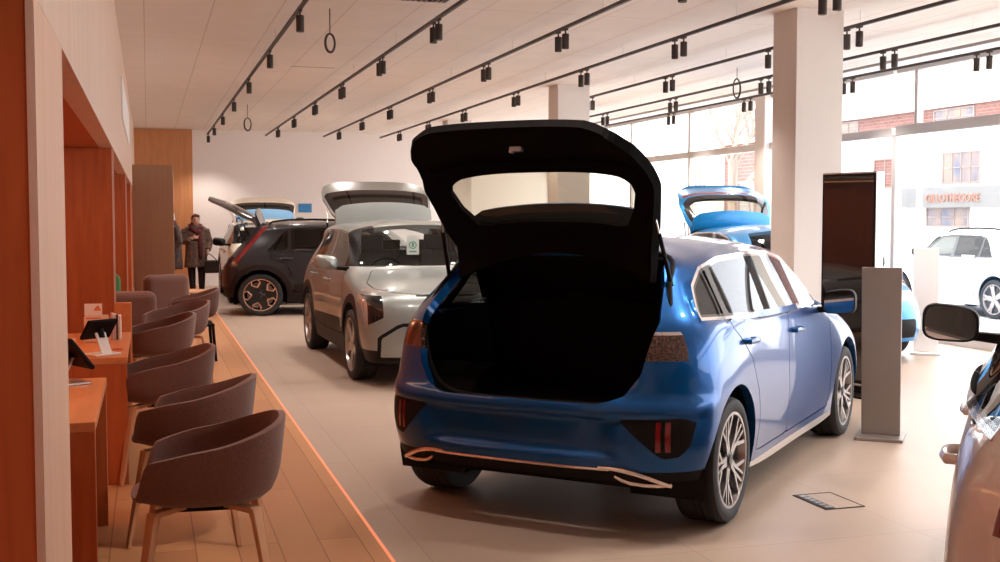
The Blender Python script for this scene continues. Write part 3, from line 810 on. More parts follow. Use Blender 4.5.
    top = .0 if H else .09
    c = MB()
    c.bb((.30,-.62,.45),(.95,.62,.58+top)); c.beam((.42,0,.50),(.24,0,1.10+top), 1.30, .12, up=(1,0,0)); (c.beam((.25,0,1.08+top),(-.13,0,1.335+top*1.3), 1.42, .025, up=(1,0,0), w1=1.12) if (gate and H) else c.bb((-.30,-.58,.98+top*.9),(.25,.58,1.0+top*.9)))
    for y in (-.4, 0, .4): c.box((.21,y,1.16+top), (.09,.26,.14))
    c.build('rear_seat', M['seat'] if H else M['seatG'], root, bevel=.03)
    for y in (-.37, .37):
        f = MB(); f.bb((1.15,y-.25,.40),(1.68,y+.25,.56+top)); f.beam((1.22,y,.52+top),(1.02,y,1.08+top), .48, .13, up=(1,0,0), w1=.40)
        f.beam((1.01,y,1.08+top),(.985,y,1.16+top), .10, .02, up=(1,0,0)); f.box((.975,y,1.22+top), (.10,.26,.17))
        f.build('front_seat', M['seat'] if H else M['seatG'], root, bevel=.04)
    da = MB(); xs = 2.02 if H else 2.12
    da.bb((xs-.16,-.72,.66+top),(xs+.28,.72,.96+top)); da.bb((xs-.12,-.60,.93+top),(xs+.1,-.16,1.0+top)); da.build('dashboard', M['black'], root, bevel=.04)
    sw = MB(); cc = Vector((xs-.30,-.37,.90+top)); R2 = Matrix.Rotation(radians(65), 3, 'Y')
    sw.tube([cc + R2 @ Vector((.18*cos(a), .18*sin(a), 0)) for a in [2*pi*k/24 for k in range(24)]], .014, 8, closed=True)
    sw.beam(cc+R2@Vector((0,-.17,0)), cc+R2@Vector((0,.17,0)), .05, .02); sw.beam(cc, cc+Vector((.2,0,-.05)), .05, .05)
    sw.build('steering_wheel', M['black'], root, smooth=True)
    r_, w_ = (.318, .225) if H else (.345, .225)
    yy = .775 if H else .815
    for i, (x, y) in enumerate(((0,yy),(0,-yy),(WB,yy),(WB,-yy))):
        add_wheel(root, x, y, r_, w_, style, rims or [M['rimS'], M['rimK']], rot=[.2,.35,.9,.6][i])
    return root
M['mirror'] = mat('mirror_glass', (.75, .75, .75), .03, 1.)

# ------------------------------------------------------------------ room shell
HC = 3.45; XW = 9.3; YB = 26.5; YF = -7.0; XL = -.25; XR = -1.35
f_ = MB(); f_.bb((1.04, YF, -.10), (XW, YB, 0)); struct(f_.build('floor', M['tile']))
f_ = MB(); f_.bb((XR-.1, YF, -.10), (1.025, YB, 0)); struct(f_.build('floor_timber', M['woodfloor']))
M['strip'] = mat('floor_light_strip', (.60, .22, .12), .4, emit=(1, .27, .13), es=.42)
f_ = MB(); f_.bb((1.025, YF, -.09), (1.04, YB, .003)); struct(f_.build('trim_floor_light', M['strip']))
f_ = MB(); f_.bb((XL-1.2, YF, HC), (8.72, YB, HC+.1)); struct(f_.build('ceiling', M['ceil']))
f_ = MB(); f_.bb((8.72, YF, HC+.03), (8.80, YB, HC+.1)); struct(f_.build('ceiling_slot', M['track']))
f_ = MB(); f_.bb((8.80, YF, HC-.02), (XW+.1, YB, HC+.1)); struct(f_.build('ceiling_edge', M['white']))
f_ = MB(); f_.bb((XR-.1, YB, 0), (XW+.1, YB+.2, HC+.1)); struct(f_.build('wall_back', M['backwall']))
f_ = MB(); f_.bb((XR-.1, YF-.2, 0), (XW+.1, YF, HC+.1)); struct(f_.build('wall_front', mat('dark_wall', (.075,.065,.060), .6)))
f_ = MB(); f_.bb((XL-.10, YF, 2.08), (XL, YB, HC)); struct(f_.build('wall_left_header', M['header']))
f_ = MB(); f_.bb((XR-.1, YF, 0), (XR, YB, 2.2)); struct(f_.build('wall_left', M['orange']))
f_ = MB(); f_.bb((XR, YF, 2.085), (XL-.005, YB, 2.14)); struct(f_.build('ceiling_recess', M['orange']))
f_ = MB(); f_.bb((XR, 2.98, 0), (XL, 3.93, 2.079)); struct(f_.build('wall_left_pier', wood('pier_veneer_orange_lit', (.66, .41, .28), (.72, .46, .33), 'z', .55, .5)))  # header veneer again, with the orange light put into its colour
f_ = MB(); f_.bb((-1.0, YB-.05, 0), (.965, YB-.002, HC-.01)); struct(f_.build('wall_back_panel', M['woodback'], bevel=.004))
for i, y in enumerate((2.9, 9.6, 15.4, 19.9)):
    f_ = MB(); f_.bb((XR+.002, y, 0), (XL-.003, y+.07, 2.079)); struct(f_.build('wall_left_fin_%d' % (i+1), M['orange']))
    f_ = MB(); f_.bb((XL-.012, y-.004, 0), (XL+.004, y-.0005, 2.079)); struct(f_.build('trim_%d' % (i+1), M['header']))
f_ = MB(); f_.bb((XL, 13.2, 2.60), (XL+.015, 18.2, 3.05)); struct(f_.build('trim_air_slot', M['white'], bevel=.003))
# columns
for i, y in enumerate((9.45, 15.9, 22.35)):
    f_ = MB(); f_.bb((5.70, y, 0), (6.19, y+.42, HC)); struct(f_.build('pillar_%d' % (i+1), M['pillar'], bevel=.004))

# glazed right-hand facade, one window per bay
MY = [-7, -3.8, -.6, 2.6, 5.9, 9.4, 12.95, 16.2, 18.9, 21.5, 24.0, 26.5]
for i in range(len(MY)-1):
    a, b = MY[i], MY[i+1]; door = (b == 12.75)
    w = MB(); t = .04; d = .05
    fr = .055 if not door else .07
    w.bb((XW-d, a, .0), (XW+d, a+t, HC-.02 if a != 12.95 else 2.6)); w.bb((XW-d, b-t, .0), (XW+d, b, HC-.02 if b != 12.95 else 2.6))
    w.bb((XW-d, a+t, .0), (XW+d, b-t, .10)); w.bb((XW-d-.01, a+t, 2.58), (XW+d, b-t, 2.69 if b > 13 else 2.71)); w.bb((XW-d, a+t, HC-.07), (XW+d, b-t, HC-.021))
    if i == 4:
        w.bb((XW-d+.01, 12.50, 2.72), (XW+d-.01, 12.56, HC-.07))
    o = struct(w.build('window_%d' % (i+1), M['frameL'] if door else M['frame'], bevel=.006))
    p = MB(); p.bb((XW-.008, a+t, .10), (XW+.008, b-t, 2.58)); p.bb((XW-.008, a+t, 2.69), (XW+.008, b-t, HC-.07))
    p.v = p.v; g = MB()
    for z0, z1 in ((.10, 2.58), (2.69, HC-.07)):
        g.add([(XW, a+t, z0), (XW, b-t, z0), (XW, b-t, z1), (XW, a+t, z1)], [(0,1,2,3)])
    g.build('pane', M['glass'], o)
f_ = MB(); f_.bb((XW-.16, 16.05, 0), (XW-.062, 16.36, HC-.021)); struct(f_.build('pillar_4', M['pillar'], bevel=.006))

# ------------------------------------------------------------------ ceiling things
ORD = ['first', 'second', 'third', 'fourth', 'fifth', 'sixth', 'seventh', 'eighth', 'ninth', 'tenth']
TR = [  # X, y0, y1, pair Y list, pairs?
 (1.27, -4.0, 26.0, [10.05, 12.58, 15.24, 17.92, 20.6, 23.3, 25.6], False),
 (2.51, -4.0, 26.0, [7.6, 10.25, 12.82, 15.53, 18.13, 20.83, 23.46], True),
 (3.78, -4.0, 26.0, [7.75, 10.44, 13.01, 15.74, 18.58, 21.14, 23.8], True),
 (5.06, -4.0, 26.0, [7.92, 10.57, 13.19, 15.89, 18.73, 21.3, 23.9], True),
 (6.33, -4.0, 17.3, [9.51, 10.96, 13.51, 16.24], True),
 (7.57, -4.0, 20.2, [10.71, 13.30, 16.01, 18.71], True),
 (8.62, 6.0, 21.3, [10.53, 13.04, 15.66, 18.3], True)]
ZT = 3.30
spot0 = None
def make_spot(loc, label, group):
    global spot0
    if spot0 is None:
        r = thing('track_spotlight', label, 'spotlight', loc)
        h = MB(); h.lathe([(.0,-.045),(.032,-.045),(.034,-.048),(.034,-.182),(.031,-.185),(.027,-.182),(.027,-.168),(0,-.168)], 20)
        h.build('lamp_housing', M['track'], r, smooth=True)
        s = MB(); s.tube([(0,0,.0),(0,0,-.05)], .008, 8); s.box((0,0,-.006), (.03,.07,.016)); s.build('stem', M['track'], r)
        l = MB(); l.lathe([(0,-.1695),(.026,-.1695)], 20); l.build('lens', M['lamp'], r)
        spot0 = r
    else:
        r = copy_tree(spot0); r.location = loc
    tag(r, label, 'spotlight', group); return r
lit = []
NEAR = [-3.1, -.4, 2.3, 5.0]
for ti, (x, y0, y1, ys, pr) in enumerate(TR):
    t = MB(); t.bb((x-.014, y0, ZT), (x+.014, y1, ZT+.030))
    r = thing('lighting_track', 'black ceiling lighting track, %s from the orange wall' % ORD[ti], 'lighting track', (0,0,0), 0, 'ceiling lighting tracks')
    t.build('rail', M['track'], r)
    yy = y0+.4
    w = MB().tube([(0, 0, ZT+.035), (0, 0, HC)], .0025, 5).build('suspension_wire', M['alu'], r)
    w.location = (x, yy, 0)
    while yy+2.6 < y1:
        yy += 2.6
        if yy > 6: c_ = w.copy(); COL.objects.link(c_); c_.location = (x, yy, 0)
    for k, y in enumerate(ys):
        for q in ((-1, 1) if pr else (0,)):
            which = '' if not pr else ('nearer spotlight of the ' if q < 0 else 'farther spotlight of the ')
            nm = 'pair' if pr else 'single lamp'
            lb = ('black cylinder %s%s pair on the %s track from the orange wall' % (which, ORD[k], ORD[ti])) if pr else ('black cylinder spotlight, %s single lamp along the track nearest the orange wall' % ORD[k])
            make_spot((x, y+q*.10, ZT), lb, 'spotlights on the ceiling tracks')
        if y != 9.51: lit.append((x, y))
    if ti < 6:
        for k, y in enumerate(NEAR):
            make_spot((x, y, ZT), 'black spotlight on the %s track from the orange wall, %s' % (ORD[ti], ['far behind the camera', 'just behind the camera', 'above the camera', 'just before the camera'][k]), 'spotlights on the ceiling tracks')
            if y > 3: lit.append((x, y))
rings = [((1.63, 10.75, 3.22), .085, 'black cable loop hanging between the first and second lighting tracks, nearer one'),
         ((1.66, 20.3, 3.22), .11, 'small black cable loop hanging by the first lighting track near the back wall'),
         ((7.28, 13.5, 3.31), .125, 'thin black cable loop hanging in front of the window glazing')]
for (c, r, lb) in rings:
    root = thing('cable_loop', lb, 'cable', c, radians(25), 'hanging cable loops')
    m = MB(); m.tube([(r*.62*cos(2*pi*k/26), 0, -r+r*sin(2*pi*k/26)) for k in range(26)], .010, 6, closed=True)
    m.tube([(r*.55*cos(2*pi*k/26)+.01, .012, -r*.95+r*.95*sin(2*pi*k/26)) for k in range(26)], .007, 6, closed=True); m.build('coil', M['track'], root, smooth=True)
    m = MB(); m.tube([(0,0,-.005),(0,0,HC-c[2])], .005, 6); m.build('cable', M['track'], root)
g = thing('air_grille', 'black slatted air grille set in the ceiling at the top edge', 'grille', (2.36, 9.93, HC-.001)); g.scale = (.72, .72, 1)
m = MB(); m.bb((-.30,-.26,-.012),(.30,-.24,0)); m.bb((-.30,.24,-.012),(.30,.26,0)); m.bb((-.30,-.26,-.012),(-.28,.26,0)); m.bb((.28,-.26,-.012),(.30,.26,0)); m.build('frame', M['alu'], g)
m = MB()
for k in range(9): m.beam((-.26+k*.065,-.24,-.008), (-.26+k*.065,.24,-.008), .028, .008)
m.build('slats', M['track'], g)
for (x, y, lb) in ((2.05, 15.0, 'narrow dark air slot in the ceiling beside the second lighting track'),):
    m = MB(); m.bb((-.28,-.02,-.006),(.28,.02,0)); s = m.build('air_slot', M['frameL'], bevel=.002); s.location = (x, y, HC); tag(s, lb, 'vent')

# ------------------------------------------------------------------ desks
def desk(y0, y1, label, xe=-.145):
    r = thing('desk', label, 'desk', (XR+.02, y0, 0), 0, 'wooden desks in the orange recess')
    W = xe-(XR+.02); L = y1-y0
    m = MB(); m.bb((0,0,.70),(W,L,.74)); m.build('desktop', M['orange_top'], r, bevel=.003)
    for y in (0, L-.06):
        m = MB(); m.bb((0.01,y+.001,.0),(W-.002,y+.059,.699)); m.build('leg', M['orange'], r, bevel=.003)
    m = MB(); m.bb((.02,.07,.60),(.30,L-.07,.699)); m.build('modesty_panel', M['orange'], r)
desk(4.80, 6.12, 'orange wooden desk nearest the camera with a tilted tablet on its far end', -.21)
desk(6.98, 8.50, 'orange wooden desk holding the leaflet holder and the upright tablet', -.125)
m = MB(); m.bb((-.248, 8.97, 0), (-.125, 9.07, .91)); d = m.build('divider_panel', M['orange_top'], bevel=.004); tag(d, 'narrow low orange wooden panel standing past the end of the second desk', 'divider')

def tablet(loc, rz, label, tilt, base_m, w=.26, h=.18, bk='black'):
    r = thing('tablet_stand', label, 'tablet', loc, rz, 'tablets on the desks')
    m = MB(); m.box((0,0,.006),(.17,.14,.012)); m.beam((0,.05,.01),(0,-.01,.13), .07, .010, up=(0,1,0)); m.build('stand', base_m, r, bevel=.003)
    R_ = Matrix.Rotation(radians(tilt), 3, 'X')
    m = MB(); m.box((0,-.02,.15),(w,.022,h), mtx=R_); s = m.build('tablet_body', M[bk], r, bevel=.008)
    q = MB(); off = R_ @ Vector((0,-.0125,0)); q.box(Vector((0,-.02,.15))+off,(w-.03,.002,h-.03), mtx=R_); q.build('screen', M['blackg'], s)
    q = MB(); q.tube([(0,.005,.10),(0,-.01,.15)], .02, 8); q.build('hinge', M['black'], r)
    return r
tablet((-.375, 5.93, .741), radians(118), 'black tablet leaning on a small metal stand at the far end of the nearest desk', -38, M['alu'], .22, .19)
tablet((-.27, 7.12, .741), radians(-142), 'black touchscreen with white foot on the second desk, before the leaflet holder', -38, M['paper'], .20, .14)
r = thing('leaflet_holder', 'cream card leaflet holder standing on the second desk', 'leaflet holder', (-.325, 7.88, .741), radians(4))
m = MB(); m.box((0,.0,.08),(.155,.008,.16)); m.box((0,-.045,.05),(.155,.004,.10)); m.box((0,-.022,.004),(.155,.05,.008)); m.build('holder', mat('cream_card', (.80,.58,.42), .6), r)
m = MB(); m.box((.0,-.025,.10),(.145,.010,.15)); q = m.build('leaflets', mat('leaflet_cream', (.85,.66,.50), .6), r)
m = MB(); m.box((.005,-.0315,.12),(.05,.002,.035)); m.box((-.02,-.0315,.155),(.09,.002,.006)); m.build('printed_mark', mat('red_ink', (.60,.08,.05), .6), q)
r = thing('notice_card', 'white card with an orange peak picture standing behind the leaflet holder', 'card', (-.35, 8.02, .741), radians(0))
m = MB(); m.beam((0,0,.0),(0,.02,.235), .11, .004, up=(0,1,0)); m.beam((0,.06,.0),(0,.02,.20), .08, .003, up=(0,1,0)); m.build('card', M['paper'], r)
m = MB(); m.add([(.0,.0125,.188),(.05,.0125,.188),(.03,.0155,.225),(.015,.0145,.213)], [(0,1,2,3)]); m.build('picture', mat('orange_ink', (.75,.22,.08), .6), r)
bcols = [(.70,.42,.38), (.82,.70,.66), (.10,.07,.07), (.85,.80,.78)]
bl = ['rose brochure beside the leaflet holder, first of four upright', 'pale pink brochure second in the upright row by the leaflet holder', 'thin black brochure third in the upright row by the leaflet holder', 'white brochure at the outer end of the upright row']
for k in range(4):
    m = MB(); m.bb((-.007,-.06,0),(.007,.06,.17-.005*k)); m.bb((-.0075,-.058,.003),(.0075,.061,.166-.005*k), 1)
    o = m.build('brochure', [mat('brochure_%d' % k, bcols[k], .5), M['paper']], bevel=.001); o.location = (-.235+k*.0165, 8.04, .7405)
    tag(o, bl[k], 'brochure', 'brochures by the leaflet holder')
m = MB(); m.bb((-.07,-.05,0),(.07,.05,.035)); m.bb((-.068,-.052,.004),(.068,.052,.031), 1); o = m.build('paper_pad', [mat('pink_card', (.82,.50,.42), .6), M['paper']]); o.location = (-.52, 7.75, .7405); tag(o, 'pink paper pad lying on the second desk beside the pale post', 'paper pad')
m = MB(); m.tube([(.03*cos(2*pi*k/18), .03*sin(2*pi*k/18), .004) for k in range(18)], .0035, 6, closed=True); o = m.build('coaster_ring', mat('ring_orange', (.55,.12,.04), .5), smooth=True); o.location = (-.185, 7.36, .7405); tag(o, 'small orange ring lying on the second desk beside the touchscreen foot', 'ring')

# ------------------------------------------------------------------ tub chairs
def shell_pts(W=.265, D=.275, zb=.455, hb=.315, ha=.175, hf=.04, n=64, rows=12, flare=.10):
    R = []
    for j in range(rows+1):
        t = j/rows; row = []
        for k in range(n):
            a = 2*pi*k/n                       # a = 0 is the front (+x), pi the back
            d = abs((a+pi) % (2*pi) - pi)      # 0 front .. pi back
            s = max(0., min(1., (d-radians(26))/radians(26))); s = s*s*(3-2*s)
            q = max(0., min(1., (d-radians(36))/radians(130))); q = .5*q+.5*q*q*(3-2*q)
            H = hf + (ha-hf)*s + (hb-ha)*q
            # profile: floor of the seat then wall
            if t < .45:
                u = t/.45; rad = u*.86; z = .03*u**3 if 1 else 0
            else:
                u = (t-.45)/.55
                rad = .86 + .10*math.sin(min(1,u*2.2)*pi/2) + flare*u*(q*.9+.3*s); z = .03 + (H-.03+.0)*u**1.15
            c, sn = cos(a), sin(a)
            p = .78
            ex = (abs(c)**p)*(1 if c >= 0 else -1); ey = (abs(sn)**p)*(1 if sn >= 0 else -1)
            row.append((ex*D*rad, ey*W*rad, zb+z))
        R.append(row)
    return R
def tub_chair(label, loc, rz, legs='wood', cloth='mauve', seatpad=True, group='tub chairs along the desks'):
    r = thing('tub_chair', label, 'chair', loc, rz, group)
    m = MB(); m.grid(shell_pts(), True); o = m.build('seat_shell', M[cloth], r, smooth=True, solid=.026)
    q = o.modifiers.new('b', 'BEVEL'); q.width = .008; q.segments = 2; q.limit_method = 'ANGLE'
    m = MB(); m.ellipsoid((.01,0,.484), (.215,.20,.022), 28, 8, p=.7); m.build('seat_pad', M[cloth], r, smooth=True)
    if legs == 'wood':
        for sx, sy in ((1,1),(1,-1),(-1,1),(-1,-1)):
            m = MB(); a = Vector((sx*.08, sy*.08, .443)); k = Vector((sx*.185, sy*.185, .438)); b = Vector((sx*.255, sy*.25, 0))
            m.beam(a, k, .045, .022); m.beam(k+Vector((0,0,.008)), b, .046, .024, up=(sx,sy,0), w1=.024, h1=.018)
            m.build('leg', M['legwood'], r, bevel=.004)
        m = MB(); m.box((0,0,.432),(.20,.20,.02)); m.build('seat_support', M['black'], r, bevel=.006)
    else:
        for sx, sy in ((1,1),(1,-1),(-1,1),(-1,-1)):
            m = MB(); m.beam((sx*.21,sy*.21,.40),(sx*.24,sy*.24,0), .032, .032, w1=.026, h1=.026); m.build('leg', M['black'], r, bevel=.003)
        m = MB(); m.box((0,0,.385),(.46,.46,.022)); m.build('seat_frame', M['black'], r)
        for sy in (1, -1): m = MB(); m.beam((-.23,sy*.235,.06),(.23,sy*.235,.06),.02,.02); m.build('stretcher', M['black'], r)
    return r
CH = [((.20, 4.62, 0), 176, 'nearest mauve tub chair with pale wooden legs, pushed to the near desk'),
      ((.19, 5.80, 0), 168, 'mauve tub chair, second from the camera, behind the nearest tub chair'),
      ((.07, 7.20, 0), 184, 'dark mauve tub chair pushed right against the second desk'),
      ((.05, 9.62, 0), 188, 'mauve tub chair just beyond the second desk, before the paler rounded one'),
      ((.22, 11.05, 0), 205, 'rosy tub chair on thin wooden legs before the black-legged one')]
for loc, a, lb in CH: tub_chair(lb, loc, radians(a))
tub_chair('reddish tub chair on black square legs, standing beside the floor light strip', (.43, 12.9, 0), radians(182), legs='metal', group=None)

def armchair(label, loc, rz, w=.75, cloth='mauve', h=.72, group='low rounded armchairs'):
    r = thing('armchair', label, 'armchair', loc, rz, group)
    m = MB(); m.box((0,0,.24),(.62,w-.16,.30)); m.build('seat', M[cloth], r, bevel=.06, seg=4)
    m = MB(); m.box((-.30,0,.18+h/2-.05),(.20,w,h-.18)); m.build('backrest', M[cloth], r, bevel=.09, seg=5)
    for s in (1,-1):
        m = MB(); m.box((.0,s*(w/2-.06),.32),(.58,.13,.42)); m.build('armrest', M[cloth], r, bevel=.06, seg=4)
    m = MB()
    for sx in (-.25,.22):
        for sy in (-.28,.28): m.tube([(sx,sy,.12),(sx,sy,0)], .018, 8)
    m.build('feet', M['black'], r)
    return r
armchair('taupe rounded armchair standing beyond the low wooden divider', (-.20, 12.75, 0), radians(-265), .50, h=.74)
armchair('brown rounded armchair in front of the bronze screen', (.12, 16.2, 0), radians(-250), .60, h=.74)
armchair('dark green rounded armchair tucked into the orange recess', (-.62, 14.9, 0), radians(-270), .6, 'greenc', .83, None)
t = thing('coffee_table', 'low round dark coffee table beside the brown armchair', 'table', (.50, 18.1, 0))
m = MB(); m.lathe([(0,.43),(.36,.43),(.37,.42),(.37,.405),(.36,.40),(0,.40)], 32); m.build('table_top', M['legwood'], t, smooth=True)
m = MB(); m.lathe([(0,.40),(.03,.40),(.03,.03),(.20,.02),(.21,0),(0,0)], 24); m.build('pedestal', M['black'], t, smooth=True)
m = MB(); m.bb((-.32,-.022,0),(.32,.022,2.27)); m.bb((-.30,-.024,.02),(.30,.024,2.25)); s = MB()
t = thing('bronze_screen', 'tall brushed bronze screen standing before the wood-panelled back wall', 'screen', (.08, 17.0, 0))
m = MB(); m.bb((-.275,-.02,.03),(.275,.02,2.265)); m.build('panel', M['bronze'], t, bevel=.004)
m = MB(); m.bb((-.275,-.14,0),(.275,.14,.028)); m.build('foot', M['black'], t, bevel=.004)
m = MB(); m.lathe([(0,0),(.10,0),(.10,.02),(.045,.03),(.045,.62),(.07,.64),(.07,1.0),(.06,1.01),(0,1.01)], 24); o = m.build('white_bin', M['white'], smooth=True); o.location = (-.12, 18.0, 0); tag(o, 'slim white pedestal bin between orange wall and bronze screen', 'bin')

# ------------------------------------------------------------------ info stands, totem, floor box
def stand(label, loc, rz, m1, lean=2.5):
    r = thing('information_stand', label, 'display stand', loc, rz, 'slim information stands')
    m = MB(); m.bb((-.16,-.22,0),(.16,.14,.022)); m.build('base_plate', m1, r, bevel=.004)
    m = MB(); d_ = .045
    m.add([(-.13,-.05,.022),(.13,-.05,.022),(.13,-.05+d_,.022),(-.13,-.05+d_,.022),(-.15,.01,1.19),(.12,.01,1.19),(.12,.01+d_*.6,1.19),(-.15,.01+d_*.6,1.19)],
          [(3,2,1,0),(4,5,6,7),(0,1,5,4),(1,2,6,5),(2,3,7,6),(3,0,4,7)]); m.build('panel', m1, r, bevel=.004)
    return r
M['standgrey'] = mat('stand_grey', (.27, .225, .20), .38, .5)
stand('tall grey metal information stand beside the blue hatchback front wheel', (4.92, 6.97, 0), radians(-40), M['standgrey'])
stand('white information stand next to the bright cyan car by the glazing', (8.40, 11.1, 0), radians(-38), M['white'])
t = thing('display_totem', 'tall black glass display totem with silver edge in front of the pillar', 'display', (5.88, 8.80, 0), radians(-75))
m = MB(); m.bb((-.30,-.05,.08),(.30,.05,1.93)); m.build('case', M['alu'], t, bevel=.006)
m = MB(); m.bb((-.292,-.054,.10),(.292,-.051,1.915)); m.build('bezel', M['black'], t)
m = MB(); m.bb((-.275,-.0565,.13),(.275,-.0545,1.895)); m.build('glass_screen', mat('totem_glass', (.012,.010,.010), .03, 0, .6, .02), t)
m = MB(); m.bb((-.36,-.22,0),(.36,.22,.02)); m.bb((-.30,-.06,.02),(.30,.06,.08)); m.build('foot', M['black'], t, bevel=.004)
t = thing('floor_socket', 'square floor socket with a metal edge and dark cable slot', 'floor socket', (3.52, 5.45, 0))
m = MB(); m.bb((-.115,-.16,.0),(.115,.16,.003)); m.build('lid', M['tile'], t)
m = MB()
for a, b in (((-.12,-.165,0),(-.113,.165,.005)),((.113,-.165,0),(.12,.165,.005)),((-.12,-.165,0),(.12,-.158,.005)),((-.12,.158,0),(.12,.165,.005))): m.bb(a, b)
m.build('edge_frame', M['track'], t)
m = MB(); m.bb((-.11,-.155,.003),(-.055,.155,.006)); m.build('cable_slot', M['track'], t)
m = MB()
for k in range(6): m.bb((-.10,-.14+k*.048,.006),(-.065,-.11+k*.048,.008))
m.build('slot_clips', M['alu'], t)

# ------------------------------------------------------------------ the cars
hero = build_car('blue_hatchback', 'hatch', 'glossy blue hatchback with raised tailgate and empty black boot', 'car', (2.19, 5.84), 45.2, 'blue', gate=102, style='y')
silver = build_car('silver_crossover', 'suv', 'silver grey crossover facing the camera with a paper sheet behind its windscreen', 'car', (2.70, 13.62), 179, 'silver', zs=.965, rails=False, gate=86, style='block', rims=[M['rimS'], M['rimK']])
dark = build_car('graphite_crossover', 'suv', 'dark graphite crossover seen side on with its tailgate open', 'car', (1.80, 19.17), 99, 'darkcar', zs=.945, gate=80, style='petal', rims=[M['copper'], M['rimK']])
cream = build_car('cream_crossover', 'suv', 'cream crossover with open tailgate parked behind the dark graphite one', 'car', (2.30, 24.05), 180, 'cream', zs=.955, mirror='black', gate=84, style='block', spoil=M['skytint'])
cyan = build_car('cyan_hatchback', 'hatch', 'bright cyan hatchback with open tailgate standing by the glazed wall', 'car', (7.55, 13.95), 187, 'cyan', gate=100, style='y')
white = build_car('white_hatchback', 'hatch', 'pearl white hatchback cut off by the right edge of the picture', 'car', (2.62, 1.86), 40.5, 'whitecar', gate=0, style='y', tail='redlens', mo=(.20,0,.10))
park = build_car('white_parked_crossover', 'suv', 'white crossover parked in the street outside the glass door', 'car', (15.0, 16.8, -.25), 0, 'whitecar', gate=0, style='block', tail='clear', clad=M['whitecar'])
outb = build_car('blue_parked_hatchback', 'hatch', 'pale blue car parked outside behind the white crossover', 'car', (15.6, 24.6, -.25), 0, 'cyan', gate=0, style='block')
# paper sheet behind the silver windscreen
t = thing('window_sheet', 'white paper sheet with a green round mark behind the silver windscreen', 'paper sheet', (2.63, 11.78, 1.25), 0)
m = MB(); m.bb((-.065,-.001,-.10),(.065,.001,.10)); m.build('sheet', M['paper'], t)
m = MB(); m.tube([(.036*cos(2*pi*k/20), -.003, .0+.036*sin(2*pi*k/20)) for k in range(20)], .005, 6, closed=True); m.bb((-.010,-.005,-.02),(.010,-.002,.022)); m.bb((-.04,-.004,-.075),(.04,-.002,-.062)); m.build('green_mark', M['green'], t)

m = MB(); m.bb((-.17,-.012,-.12),(.17,.0,.12)); m.bb((-.15,-.014,-.10),(.15,-.012,.10), 1)
o = m.build('wall_picture', [M['white'], mat('picture_blue', (.05,.25,.55), .5)]); o.location = (3.42, YB-.001, 1.73); tag(o, 'small blue picture on the back wall above the graphite crossover', 'picture')

